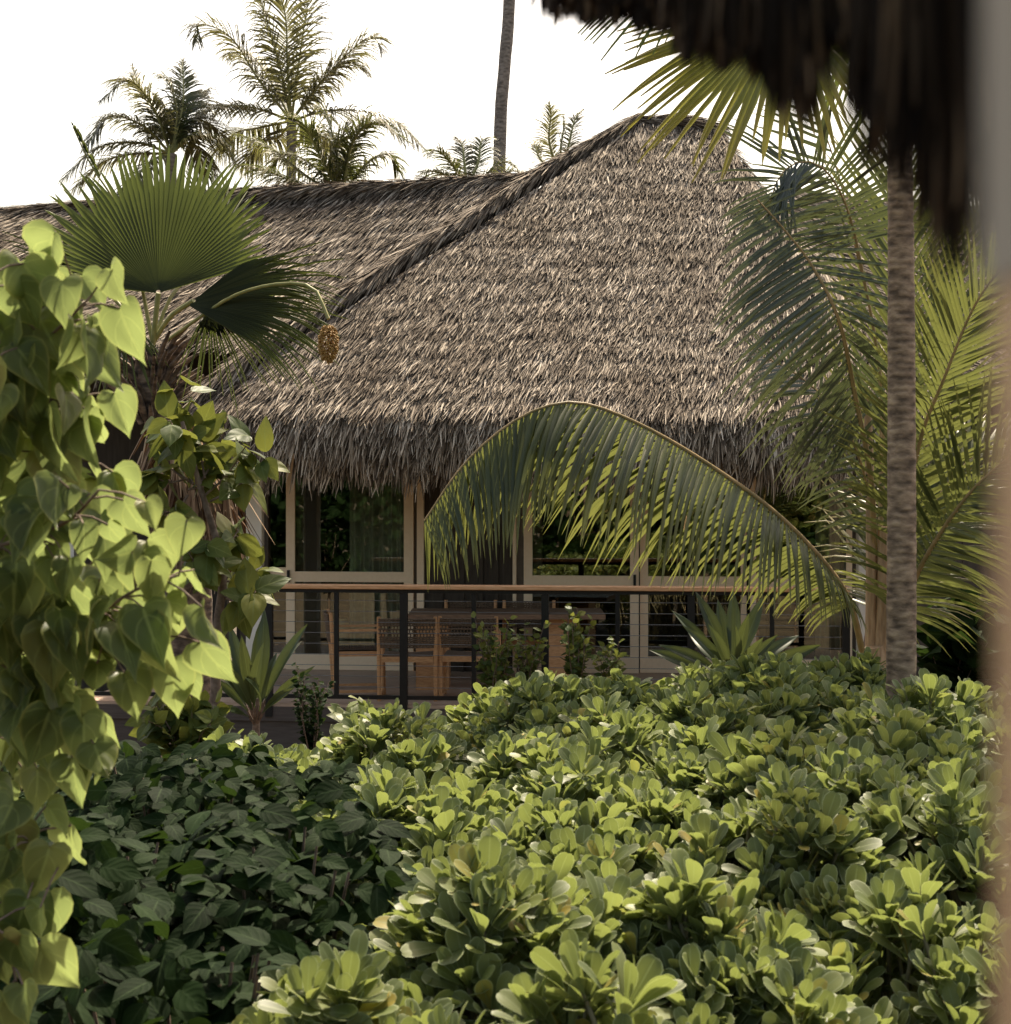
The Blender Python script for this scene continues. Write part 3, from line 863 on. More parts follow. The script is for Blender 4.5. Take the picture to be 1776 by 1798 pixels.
far_palm('areca_palm', 'yellow green palm with arching fronds rising just behind the ridge under the tallest palm', (600, 345), 25, 602, .09,
    [(-.5, [(560, 270), (535, 220), (500, 200)], 'frond_yel'), (-.5, [(620, 250), (660, 215), (720, 250)], 'frond_yel'), (0, [(590, 260), (575, 210), (560, 190)], 'frond_yel'),
     (0, [(610, 270), (630, 230), (650, 215)]), (.5, [(640, 290), (680, 270), (700, 300)], 'frond_yel'), (.5, [(550, 290), (500, 270), (470, 300)], 'frond_yel'), (.5, [(540, 310), (470, 255), (415, 235)], 'frond_yel'),
     (0, [(585, 280), (600, 240), (610, 220)]), (-.5, [(520, 320), (470, 300), (430, 290)], 'frond_yel')], L=.55, wid=.028)
far_palm('areca_palm', 'small yellowing palm top beside the bare tall trunk, just above the ridge', (820, 330), 26, 822, .08,
    [(-.5, [(795, 290), (770, 265), (750, 270)], 'frond_yel'), (.5, [(815, 280), (812, 255), (800, 240)]), (.5, [(840, 285), (845, 250), (860, 240)], 'frond_yel'), (0, [(850, 310), (880, 285), (905, 290)], 'frond_yel'),
     (-.5, [(790, 310), (760, 300), (738, 300)], 'frond_yel'), (-.5, [(860, 320), (900, 300), (930, 310)], 'frond_yel')], L=.38, wid=.022, n=50)
far_palm('areca_palm', 'dark upright palm top poking over the roof slope right of the bare trunk', (985, 315), 27, 985, .08,
    [(-.5, [(965, 250), (968, 200), (964, 180)]), (.5, [(1000, 250), (1010, 210), (1026, 190)]), (.5, [(950, 280), (940, 255), (936, 245)], 'frond_yel'), (0, [(985, 260), (990, 225), (990, 205)]), (0, [(1010, 290), (1040, 270), (1060, 280)], 'frond_yel')], L=.32, wid=.022, n=50)
t = thing('coconut_palm', 'tall bare leaning grey palm trunk whose crown is above the picture', 'palm tree', (0, 30, 0))
b0 = P(878, 310, 30); b0[2] = 0
trunk(t, [b0 + [-.12, 0, 0], P(877, 300, 30), P(886, 120, 30), P(895, -10, 30), P(905, -420, 30)], [.14, .125, .12, .11, .10], MT['trunk_grey'])
mb = MB()
for k in range(14):
    a = k * 2.4; c0 = P(905, -420, 30); el = rng.uniform(-.2, .9)
    d = np.array([math.cos(a), math.sin(a), 0])
    frond(mb, [c0, c0 + d * .9 + UP * (.5 + el * .5), c0 + d * 1.8 + UP * (.4 + el * .3), c0 + d * 2.6 + UP * (el - .6)], L=.6, n=30, wid=.05, segs=3, fold=False, rad=.03, droop=.5)
mb.build('crown', [MT['frond_far'], MT['petiole']], t)

# --- fan palm at left
fp = thing('fan_palm', 'fan palm with one big upright pleated fan and shaggy brown trunk before the thatch', 'palm tree', (P(285, 900, 11)[0], 11, 0))
b0 = P(330, 900, 11.2); b0[2] = 0
trunk(fp, [b0, P(330, 950, 11.2), P(310, 800, 11.1), P(268, 690, 11), P(266, 615, 11)], [.17, .16, .16, .14, .10], MT['trunk_fibre'])
hub = P(278, 514, 10.9); SGN = 1
mb = MB()
mb.tube(spline([P(266, 625, 11), P(272, 570, 10.95), hub], 8), .018, 6, 1)
def prof(th): return np.where(th < -.1, 1.0 + .12 * (-th) , 1.0 - .03 * th) * 1.0
fan(mb, hub, P(272, 300, 11.1) - hub, (-.05, -1, .18), R=1.02, spread=154, n=58, fuse=.70, droop=.05, cup=.06, jit=.05, prof=lambda th: 1 + .17 * np.exp(-((th + SGN * .80) / .28) ** 2) - .12 * np.clip(SGN * -th, 0, 1) - .25 * np.clip(abs(th) - .95, 0, 1), pleat=.012)
mb.build('fan_leaf', [MT['fan'], MT['petiole']], fp)
mb = MB(); h2 = P(340, 528, 10.8)
mb.tube(spline([P(270, 600, 11), P(300, 555, 10.9), h2], 8), .016, 6, 1)
fan(mb, h2, P(560, 470, 10.6) - h2, (.05, -1, .35), R=.93, spread=52, n=34, fuse=.55, droop=.35, cup=-.12, jit=.12, pleat=.02)
fan(mb, P(330, 535, 10.7), P(580, 545, 10.3) - P(330, 535, 10.7), (.05, -1, .3), R=1.02, spread=46, n=34, fuse=.6, pleat=.02, droop=.35, cup=-.15, jit=.1)
mb.build('fan_leaf', [MT['fan'], MT['petiole']], fp)
mb = MB()
fan(mb, P(370, 540, 10.8), P(430, 640, 10.7) - P(370, 540, 10.8), (.2, -1, .2), R=.55, spread=120, n=30, fuse=.25, droop=.5, cup=-.1, jit=.25)
fan(mb, P(375, 330, 11.6) + [0, 0, -.4], P(400, 230, 12.2) - P(375, 420, 11.6), (.7, -.7, .1), R=.75, spread=70, n=26, fuse=.4, droop=.12, cup=0, jit=.1)
mb.tube(spline([P(268, 610, 11), P(300, 520, 11.2), P(362, 455, 11.6)], 8), .014, 6, 1)
mb.build('fan_leaf', [MT['fan'], MT['petiole']], fp)
mb = MB()
fan(mb, P(215, 560, 11), P(165, 640, 10.8) - P(215, 560, 11), (-.2, -1, .2), R=.5, spread=150, n=30, fuse=.3, droop=.5, cup=-.1, jit=.2)
mb.tube(spline([P(262, 620, 11), P(240, 575, 11), P(215, 560, 11)], 6), .014, 6, 1)
fan(mb, P(140, 480, 11.4), P(60, 440, 11.2) - P(140, 480, 11.4), (-.2, -1, .6), R=.5, spread=110, n=30, fuse=.3, droop=.3, cup=-.1, jit=.2)
mb.tube(spline([P(262, 620, 11), P(200, 520, 11.2), P(140, 480, 11.4)], 6), .014, 6, 1)
mb.build('fan_leaf', [MT['fan'], MT['petiole']], fp)
mb = MB()   # young spear leaf
mb.tube(spline([P(268, 600, 11.05), P(225, 400, 11.15), P(160, 290, 11.2), P(128, 222, 11.2)], 14), np.linspace(.016, .004, 14), 6, 1)
frond(mb, [P(175, 310, 11.2), P(150, 262, 11.2), P(128, 220, 11.2)], L=.10, n=10, a0=14, a1=8, wid=.03, t0=.0, rad=.006)
mb.build('spear_leaf', [MT['fan'], MT['petiole']], fp)
# leaf bases, skirt of dead fans
mb = MB()
for k in range(46):
    a = rng.uniform(0, 6.28); z = rng.uniform(0, 1)
    c = P(268, 640 + 110 * z, 11)
    d = np.array([math.cos(a), math.sin(a), 0])
    p0 = c + d * .08; ln = rng.uniform(.16, .34)
    mb.tube([p0, p0 + d * ln * .35 + UP * ln * .5, p0 + d * ln * .8 + UP * ln * .8], [.024, .018, .01], 5)
mb.build('leaf_base', MT['trunk_fibre'], fp)
mb = MB()
for cx, cy, nn, sp_ in ((335, 872, 260, .16), (300, 800, 150, .2), (395, 905, 130, .10)):
    for k in range(1):
        a = rng.uniform(0, 6.28, nn)
        c = P(cx, cy, 11.0)
        pos = c + np.stack([np.cos(a) * sp_ * rng.uniform(.5, 1, nn), np.sin(a) * sp_ * rng.uniform(.5, 1, nn), rng.uniform(-.15, .25, nn)], 1)
        d = np.stack([np.cos(a) * .25 + rng.normal(0, .1, nn), np.sin(a) * .25, -np.ones(nn)], 1)
        strands(mb, pos, d, nrm(np.stack([np.cos(a), np.sin(a), a * 0 + .1], 1)), rng.uniform(.2, .5, nn), rng.uniform(.012, .03, nn), .02, .1)
mb.build('dead_skirt', MT['dead'], fp)
# hanging fruit cluster
mb = MB()
pp = spline([P(290, 600, 10.9), P(420, 515, 10.5), P(540, 500, 10.3), P(577, 560, 10.2)], 16)
mb.tube(pp, .011, 6, 1)
c = P(577, 602, 10.2); nn = 520
q = nrm(rng.normal(0, 1, (nn, 3))); rr = rng.uniform(.75, 1, nn)[:, None]
pos = c + q * rr * np.array([.052, .05, .115])
R_ = basis(q * [1, 1, .5] + [0, 0, -.6], rng.normal(0, 1, (nn, 3)))
bead = MB(); bead.tube([(0, 0, 0), (0, .5, 0), (0, 1, 0)], [.12, .28, .05], 5)
BT = (np.concatenate(bead.V), np.concatenate(bead.Fa), np.concatenate(bead.U))
mb.inst(BT, pos, R_, np.full(nn, .022), 0)
MT['fruit'] = noise_mat('fruit_orange', (.22, .11, .03), (.42, .25, .07), 60, .7, .3)
mb.build('fruit_cluster', [MT['fruit'], MT['petiole']], fp)

# --- tall ringed palm at right with fan crown above
tp = thing('fan_palm', 'slender ringed palm trunk rising through the hedge with fan leaves under the dark eave', 'palm tree', (P(1582, 900, 7.4)[0], 7.4, 0))
b0 = P(1582, 1250, 7.4); b0[2] = 0
trunk(tp, [b0, P(1583, 1250, 7.4), P(1584, 900, 7.4), P(1583, 500, 7.4), P(1580, 200, 7.4), P(1575, -60, 7.4)], [.072, .069, .066, .062, .056, .05], MT['trunk_near'], n=20, k=120)
hub = P(1385, 10, 6.9)
mb = MB(); mb.tube(spline([P(1575, -60, 7.4), P(1470, -60, 7.1), hub], 8), .014, 6, 1)
fan(mb, hub, P(1205, 240, 6.7) - hub, (-.45, -1, .45), R=.84, spread=125, n=40, fuse=.58, droop=.12, cup=.02, jit=.12, pleat=.012)
mb.build('fan_leaf', [MT['fan_yel'], MT['petiole']], tp)
mb = MB(); h = P(1300, -110, 6.6); mb.tube(spline([P(1575, -60, 7.4), P(1450, -140, 7.0), h], 8), .014, 6, 1)
fan(mb, h, P(1010, 20, 6.5) - h, (0, -.7, 1), R=.72, spread=95, n=30, fuse=.55, droop=.3, cup=-.05, jit=.12)
mb.build('fan_leaf', [MT['fan'], MT['petiole']], tp)
mb = MB()
for q, (ex, ey, Y2) in enumerate(((1800, 120, 7.6), (1700, -250, 8.2), (1500, 100, 8.3), (1480, -300, 7.2), (1650, 60, 8.4))):
    h = (P(1575, -60, 7.4) * .45 + P(ex, ey, Y2) * .55)
    mb.tube(spline([P(1575, -60, 7.4), h + UP * .08, h], 6), .014, 6, 1)
    fan(mb, h, P(ex, ey, Y2) - h + UP * -.1, (0, -.6, 1), R=.6, spread=170, n=36, fuse=.45, droop=.4, cup=-.1, jit=.1)
mb.build('crown', [MT['fan'], MT['petiole']], tp)

# --- young coconut palm at right
cp = thing('coconut_palm', 'young coconut palm with long arching fronds sweeping over the deck from beside the ringed trunk', 'palm tree', (P(1545, 900, 9.2)[0], 9.2, 0))
b0 = P(1545, 1250, 9.2); b0[2] = 0
trunk(cp, [b0, P(1545, 1200, 9.2), P(1548, 1110, 9.2)], [.12, .105, .09], MT['bark_brown'], n=16)
crown = P(1545, 1130, 9.2)
def cfr(pts, mat='frond', **k):
    mb = MB(); frond(mb, [crown] + PL(*pts), **k); mb.build('frond', [MT[mat], MT['rachis']], cp)
# the big arch over the deck
cfr([(1520, 1160, 9.1), (1485, 1040, 8.8), (1375, 912, 8.5), (1230, 806, 8.3), (1100, 734, 8.1), (1000, 706, 8.0), (905, 738, 7.95), (815, 815, 7.9), (745, 915, 7.85)], 'frond', L=.86, n=132, droop=.8, vang=-.9, wid=.029, t0=.17, rad=.02, a0=84, a1=34, hint=(0, -.1, 1), jit=.08, tipk=.75, basek=.5)
# fan of blue green leaflets in the middle
A_p = [(1535, 1050, 9.2), (1530, 850, 9.0), (1500, 690, 8.8), (1472, 560, 8.6), (1425, 465, 8.6), (1375, 400, 8.6), (1330, 350, 8.6)]
cfr(A_p, 'frond_grey', L=.76, n=50, droop=.25, vang=.08, wid=.033, t0=.48, rad=.018, a0=125, a1=70, hint=(.1, -1, .1), lside=(-1,), jit=.07)
cfr([(x_ + 4, y_ + 3, z_) for x_, y_, z_ in A_p], 'frond_grey', L=.72, n=26, droop=.15, vang=.1, wid=.024, t0=.55, rad=.010, a0=158, a1=105, hint=(.1, -1, .1), lside=(1,), jit=.05)
# arched frond with the curled tip
cfr([(1545, 1000, 9.4), (1550, 700, 9.4), (1510, 450, 9.2), (1482, 350, 9.1), (1445, 294, 9.0), (1402, 284, 8.95), (1368, 312, 8.9), (1348, 372, 8.9)], 'frond_grey', L=.58, n=46, droop=.22, vang=.12, wid=.022, t0=.70, rad=.016, a0=88, a1=30, hint=(-.1, -1, .1), jit=.06)
cfr([(1545, 950, 9.5), (1545, 650, 9.5), (1500, 420, 9.3), (1468, 290, 9.2), (1432, 190, 9.1), (1402, 140, 9.1)], 'frond_grey', L=.58, n=26, droop=.08, vang=.08, wid=.022, t0=.58, rad=.014, a0=80, a1=30, hint=(-.1, -1, .1), lside=(-1,), jit=.05)
# leaflets sweeping left over the eave
cfr([(1535, 1000, 9.2), (1525, 860, 9.1), (1480, 740, 9.0), (1410, 665, 9.0), (1330, 620, 8.9)], 'frond_grey', L=.5, n=32, droop=.35, vang=.15, wid=.022, t0=.35, rad=.013, a0=88, a1=25, hint=(0, -.9, .4))
# tall yellow green frond behind the trunk, and those right of it
cfr([(1565, 950, 9.8), (1590, 650, 10.0), (1592, 400, 10.1), (1585, 150, 10.2)], 'frond_yel', L=.95, n=58, droop=.03, vang=.0, wid=.03, t0=.12, rad=.018, a0=42, a1=26, hint=(0, -1, .05), jit=.05)
cfr([(1600, 950, 9.8), (1650, 650, 10.1), (1700, 450, 10.2), (1750, 300, 10.3)], 'frond_yel', L=.7, n=44, droop=.1, vang=.05, wid=.026, t0=.25, rad=.018, a0=45, a1=22, hint=(.2, -1, .1), jit=.06)
# right hand pair, pale leaflets
cfr([(1580, 1050, 9.0), (1610, 800, 8.7), (1660, 660, 8.5), (1710, 540, 8.4), (1765, 460, 8.3)], 'frond', L=.62, n=56, droop=.12, vang=.12, wid=.026, t0=.3, rad=.02, a0=62, a1=24, hint=(.1, -1, .25))
cfr([(1580, 1090, 9.0), (1620, 990, 8.7), (1700, 870, 8.4), (1790, 790, 8.2), (1850, 760, 8.1)], 'frond', L=.66, n=60, droop=.45, vang=.15, wid=.026, t0=.15, rad=.02, a0=68, a1=24, hint=(0, -.8, .6))
cfr([(1570, 1060, 9.5), (1600, 960, 9.7), (1680, 830, 9.9), (1780, 760, 10.0)], 'frond_yel', L=.7, n=56, droop=.5, vang=.1, wid=.03, t0=.15, rad=.016, a0=68, a1=24, hint=(0, -.4, .9))
mb = MB()
for a_, b_, r_ in (((1545, 1190), (1552, 925), .05), ((1530, 1180), (1524, 700), .034), ((1565, 1190), (1575, 1000), .045), ((1538, 1215), (1535, 1135), .085)):
    mb.tube(spline([P(a_[0], a_[1], 9.15), P((a_[0] + b_[0]) / 2 + 3, (a_[1] + b_[1]) / 2, 9.12), P(b_[0], b_[1], 9.1)], 10), np.linspace(r_, r_ * .6, 10), 8)
MT['sheath'] = noise_mat('palm_sheath', (.28, .17, .09), (.46, .31, .18), 10, .6, .3, (6, 6, 1))
mb.build('sheath', MT['sheath'], cp)

# ------------------------------------------------------------------ shrubs on domes
def dome_h(d, x, y):
    cx, cy, rx, ry, h = d[:5]
    q = 1 - ((x - cx) / rx) ** 2 - ((y - cy) / ry) ** 2
    return np.where(q > 0, h * (1 - .42 * (1 - np.sqrt(np.clip(q, 0, 1)))), -9)

def bumps(x, y): return .06 * np.sin(x * 4.1 + 1.3) * np.sin(y * 3.3) + .045 * np.sin(x * 9.7 + y * 5.1) + .04 * np.sin(y * 11 - x * 3)

def naupaka_rosettes(mb, C, A, size, nl=15, ms=1, stem=True):
    """C (N,3) centres, A (N,3) axes"""
    N = len(C); A = nrm(A)
    ref = nrm(np.cross(A, rng.normal(0, 1, (N, 3)))); B = np.cross(A, ref)
    PO = []; RR = []; SS = []
    for k in range(nl):
        ph = k * 2.39996 + rng.normal(0, .2, N)
        th = np.radians(6 + 52 * ((k + .5) / nl) ** .85) + rng.normal(0, .12, N)
        rad = ref * np.cos(ph)[:, None] + B * np.sin(ph)[:, None]
        y = A * np.cos(th)[:, None] + rad * np.sin(th)[:, None]
        z = A * np.sin(th)[:, None] - rad * np.cos(th)[:, None] + rng.normal(0, .15, (N, 3))
        PO.append(C - A * (size * .34 * (k / nl))[:, None] + rad * .006); RR.append(basis(y, z))
        SS.append(size * (.62 + .42 * math.sin(min(1, k / nl + .12) * 2.4)) * rng.uniform(.85, 1.15, N))
    PO = np.concatenate(PO); RR = np.concatenate(RR); SS = np.concatenate(SS)
    inst_var(mb, OBO, PO, RR, np.stack([SS * rng.uniform(.85, 1.15, len(SS)), SS, SS], 1), 0)

stemtube = MB(); stemtube.tube([(0, 0, 0), (0.05, -.5, 0.02), (0, -1, 0)], [.02, .026, .03], 5, cap=False)
ST = (np.concatenate(stemtube.V), np.concatenate(stemtube.Fa), np.concatenate(stemtube.U))
ST = (ST[0] * np.array([1, 1, 1]), ST[1], ST[2])
MT['stem_pale'] = noise_mat('shrub_stem', (.10, .09, .05), (.22, .19, .11), 20, .7, .3)

HEDGE = [
 # px of centre, D, rx, ry, top py at centre, label
 (1330, 7.9, 1.0, .95, 1204, 'pale green naupaka shrub at the back of the hedge, directly under the long palm frond', 620),
 (1010, 7.6, .68, .9, 1232, 'rounded naupaka shrub in front of the dining chairs at the left end of the hedge', 380),
 (1640, 7.0, .62, .75, 1235, 'naupaka shrub with bright leaves just right of the ringed palm trunk', 230),
 (760, 7.4, .62, .85, 1300, 'low naupaka shrub beside the dark broad leaved bushes below the deck', 260),
 (1130, 6.4, .8, .75, 1330, 'naupaka shrub in the middle of the hedge, half shaded by the mound before it', 330),
 (1480, 6.0, .75, .7, 1325, 'dense naupaka shrub straight in front of the foot of the ringed trunk', 330),
 (1690, 5.3, .5, .6, 1400, 'naupaka shrub with sunlit upright leaves at the right edge beside the blurred post', 170),
 (1060, 5.2, .45, .5, 1432, 'naupaka mound with glowing yellow green tips in the centre of the hedge', 170),
 (1380, 4.9, .5, .5, 1500, 'shaded naupaka shrub with large flat leaves right of the glowing centre mound', 170),
 (840, 5.6, .5, .6, 1450, 'dark green naupaka shrub left of the glowing centre mound', 200),
 (520, 7.6, .62, .8, 1345, 'low naupaka shrub under the deck fascia, left of the pale green sprouts', 260),
 (640, 5.9, .45, .6, 1405, 'naupaka shrub half way down the left flank of the hedge against the dark bushes', 190),
 (900, 4.3, .45, .42, 1600, 'large leaved sunlit naupaka mound at the bottom middle of the hedge', 150),
 (1250, 4.15, .45, .42, 1640, 'naupaka shrub with long paddle leaves at the bottom right of the sunlit mound', 140),
 (1640, 4.3, .45, .5, 1650, 'dark shaded naupaka shrub in the bottom right corner', 110),
 (640, 3.75, .34, .32, 1730, 'yellow green naupaka sprays at the very bottom beside the dark bushes', 90),
 (980, 3.45, .4, .25, 1770, 'nearest naupaka sprays along the bottom edge of the view', 80),
]
domes = []
for (px, D, rx, ry, py, lab, cnt) in HEDGE:
    c = P(px, py, D); domes.append((c[0], D, rx * 1.15, ry * 1.15, c[2] + .0))
for i, (px, D, rx, ry, py, lab, cnt) in enumerate(HEDGE):
    d = domes[i]
    t = thing('naupaka_shrub', lab, 'shrub', (d[0], d[1], 0), 'naupaka shrubs of the hedge')
    N = cnt * 6
    x = rng.uniform(d[0] - rx, d[0] + rx, N); y = rng.uniform(d[1] - ry, d[1] + ry, N)
    h = dome_h(d, x, y)
    oth = np.max([dome_h(q, x, y) for j, q in enumerate(domes) if j != i], axis=0)
    keep = (h > 0) & (h > oth - .12)
    x, y, h = x[keep], y[keep], h[keep]
    cnt = int(cnt * 1.35); x, y, h = x[:cnt], y[:cnt], h[:cnt]
    n_ = len(x)
    depth = np.where(rng.uniform(0, 1, n_) < .6, rng.uniform(0, .06, n_), rng.uniform(.06, .34, n_))
    z = h + bumps(x, y) - depth + rng.normal(0, .03, n_)
    C = np.stack([x, y, z], 1)
    nx = (x - d[0]) / rx ** 2; ny = (y - d[1]) / ry ** 2
    A = np.stack([nx * .3, ny * .3 - .12, np.full(n_, 1.0)], 1) + rng.normal(0, .22, (n_, 3))
    mb = MB()
    size = rng.uniform(.095, .14, n_)
    naupaka_rosettes(mb, C, A, size, 13)
    mb.build('foliage', MT['naupaka'], t)
    mb = MB()
    A = nrm(A); R_ = basis(A + [0, 0, .4], rng.normal(0, 1, (n_, 3)))
    mb.inst(ST, C, R_, np.stack([np.full(n_, .28)] + [np.full(n_, .45)] + [np.full(n_, .28)], 1))
    for k in range(7):
        a = k * .9; mb.tube(spline([(d[0] + .05 * math.cos(a), d[1] + .05 * math.sin(a), 0), (d[0] + rx * .3 * math.cos(a), d[1] + ry * .3 * math.sin(a), d[4] * .45), (d[0] + rx * .6 * math.cos(a), d[1] + ry * .6 * math.sin(a), d[4] * .72)], 6), [.03, .025, .02, .018, .015, .012], 6)
    mb.build('stem', MT['stem_pale'], t)

# dark broad leaved bushes
DARK = [
 (330, 6.6, 1.0, 1.1, 1318, 'dark broad leaved bush right below the deck corner behind the glowing heart leaves', 2600),
 (480, 4.9, .62, .8, 1440, 'dark glossy bush next to the sunlit naupaka sprays at the bottom', 1500),
 (170, 4.7, .62, .8, 1455, 'dark bush in the bottom left corner under the heart leaved tree', 1500),
 (60, 7.5, .9, 1.0, 1310, 'dark bush at the left edge behind the heart leaved tree', 1300),
 (330, 3.9, .5, .42, 1630, 'nearest dark bush with drooping veined leaves at the bottom edge', 700)]
dd_ = []
for (px, D, rx, ry, py, lab, cnt) in DARK:
    c = P(px, py, D); dd_.append((c[0], D, rx, ry, c[2]))
for i, (px, D, rx, ry, py, lab, cnt) in enumerate(DARK):
    d = dd_[i]
    t = thing('broadleaf_bush', lab, 'bush', (d[0], d[1], 0), 'dark bushes at the lower left')
    N = cnt * 3
    x = rng.uniform(d[0] - rx, d[0] + rx, N); y = rng.uniform(d[1] - ry, d[1] + ry, N)
    h = dome_h(d, x, y); keep = h > 0
    x, y, h = x[keep][:cnt], y[keep][:cnt], h[keep][:cnt]; n_ = len(x)
    z = h + bumps(x * 1.3, y) - rng.uniform(0, 1, n_) ** 1.5 * .5
    pos = np.stack([x, y, z], 1)
    a = rng.uniform(0, 6.28, n_)
    yd = np.stack([np.cos(a), np.sin(a) - .35, rng.normal(-.25, .3, n_)], 1)
    zd = np.stack([(x - d[0]) * .5, (y - d[1]) * .5 - .45, np.full(n_, 1.)], 1) + rng.normal(0, .35, (n_, 3))
    sz = rng.uniform(.07, .135, n_)
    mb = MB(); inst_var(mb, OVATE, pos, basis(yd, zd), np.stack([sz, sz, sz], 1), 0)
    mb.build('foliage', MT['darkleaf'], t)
    mb = MB()
    for k in range(26):
        a = rng.uniform(0, 6.28); q = rng.uniform(.2, .85); e = (d[0] + rx * q * math.cos(a), d[1] + ry * q * math.sin(a))
        zt = float(dome_h(d, np.array(e[0]), np.array(e[1])))
        mb.tube(spline([(d[0] + .1 * math.cos(a), d[1] + .1 * math.sin(a), 0), ((d[0] + e[0]) / 2, (d[1] + e[1]) / 2, zt * .6), (e[0], e[1], zt * .98)], 7), np.linspace(.012, .004, 7), 5)
    mb.build('stem', MT['bark_brown'], t)

# ------------------------------------------------------------------ leafy shoots helper
def leafy(parent, branches, per, temps, mat, size, barkmat, brad=.012, pet=.05, hang=.8, face=(0, -1, .1), facejit=.5, spread=1., nameL='foliage', nameB='branch', t0=.15, petm=None, out=0.):
    mbL, mbB = MB(), MB()
    for bi, br in enumerate(branches):
        sp = spline(br, 30)
        mbB.tube(sp, np.linspace(brad, brad * .3, 30), 6)
        T = nrm(np.gradient(sp, axis=0))
        n_ = per[bi] if hasattr(per, '__len__') else per
        q = np.linspace(t0, 1, n_) * 29; i = np.clip(q.astype(int), 0, 29)
        base = sp[i]; t = T[i]
        rv = nrm(rng.normal(0, 1, (n_, 3)))
        side = nrm(np.cross(t, rv))
        pd = nrm(side * spread + t * .5 + UP * .25)
        pl = pet * rng.uniform(.5, 1.4, n_)
        tip = base + pd * pl[:, None]
        for a_, b_ in zip(base, tip): mbB.tube([a_, (a_ + b_) / 2 + UP * .006, b_], .0022, 4, 0, cap=False)
        y = nrm(pd * (1 - hang * .6) + np.array([0, 0, -1.]) * hang + rng.normal(0, .22, (n_, 3)))
        z = np.array(face, float) + rng.normal(0, facejit, (n_, 3)) + UP * .0
        s_ = rng.uniform(size[0], size[1], n_)
        inst_var(mbL, temps, tip, basis(y, z), np.stack([s_ * rng.uniform(.85, 1.1, n_), s_, s_], 1))
    mbL.build(nameL, mat, parent); mbB.build(nameB, barkmat, parent)

# heart leaved tree, foreground left
ht = thing('heart_leaf_tree', 'tree with backlit yellow green heart shaped leaves hanging along the left edge', 'tree', (-1.7, 3.6, 0))
trunk(ht, [(-1.75, 3.7, 0), (-1.6, 3.7, 1.0), (-1.45, 3.6, 2.2), (-1.45, 3.65, 3.2), (-1.6, 3.7, 3.9)], [.07, .06, .045, .03, .006], MT['bark_brown'])
HB = [PL((-120, 1400, 3.8), (60, 1215, 3.75), (110, 1120, 3.7), (150, 1030, 3.65), (235, 990, 3.6)),
      PL((-120, 900, 3.5), (20, 800, 3.5), (70, 660, 3.5), (80, 580, 3.5), (75, 520, 3.5), (80, 475, 3.5)),
      PL((-100, 1190, 3.55), (40, 1150, 3.5), (160, 1110, 3.45), (260, 1040, 3.4), (345, 1010, 3.4)),
      PL((-100, 880, 3.7), (50, 860, 3.7), (120, 800, 3.65), (185, 810, 3.6)),
      PL((-100, 990, 3.4), (60, 950, 3.4), (150, 915, 3.35), (205, 860, 3.3)),
      PL((-80, 1440, 3.4), (40, 1470, 3.4), (90, 1480, 3.35), (140, 1510, 3.3)),
      PL((-80, 1640, 3.2), (-10, 1600, 3.2), (40, 1650, 3.2), (60, 1720, 3.2)),
      PL((-60, 1190, 3.6), (70, 1220, 3.55), (130, 1270, 3.5), (190, 1290, 3.5)),
      PL((-100, 620, 3.3), (-20, 540, 3.3), (20, 480, 3.3)),
      PL((70, 660, 3.5), (110, 600, 3.45), (150, 560, 3.4), (190, 520, 3.4)),
      PL((40, 800, 3.6), (110, 720, 3.55), (170, 700, 3.5)),
      PL((75, 560, 3.5), (110, 510, 3.5), (155, 485, 3.45)),
      PL((-60, 700, 3.3), (0, 660, 3.3), (30, 600, 3.3)),
      PL((-60, 1320, 3.9), (60, 1330, 3.9), (120, 1300, 3.85), (170, 1250, 3.8)),
      PL((160, 1110, 3.45), (230, 1120, 3.5), (290, 1130, 3.5), (330, 1100, 3.5)),
      PL((-60, 1040, 3.9), (60, 1060, 3.9), (140, 1050, 3.85), (200, 1100, 3.8))]
HB = [[q - np.array([.035, 0, 0]) for q in b_] for b_ in HB]
HB = [[np.array([-1.47, 3.62, max(1.2, min(3.2, b_[0][2] - .12))])] + b_ for b_ in HB]
for k in range(13):     # the rest of the crown, left of the view
    a = 1.7 + k * .37; z0 = 2.1 + .125 * k; q0 = np.array([-1.5, 3.65, z0])
    if z0 > 3.1: q0[0] = -1.55
    d_ = np.array([-abs(math.cos(a)) * .7 - .1, math.sin(a) * .6, .15])
    HB.append([q0, q0 + d_ * .5 + UP * .12, q0 + d_ + UP * .05])
leafy(ht, HB, [26, 32, 38, 24, 32, 26, 24, 26, 12, 22, 22, 16, 14, 26, 26, 26] + [18] * 13, HEART, MT['heart'], (.058, .135), MT['bark_brown'], brad=.009, pet=.085, hang=.95, face=(.1, -1, .25), facejit=.95, t0=.46)

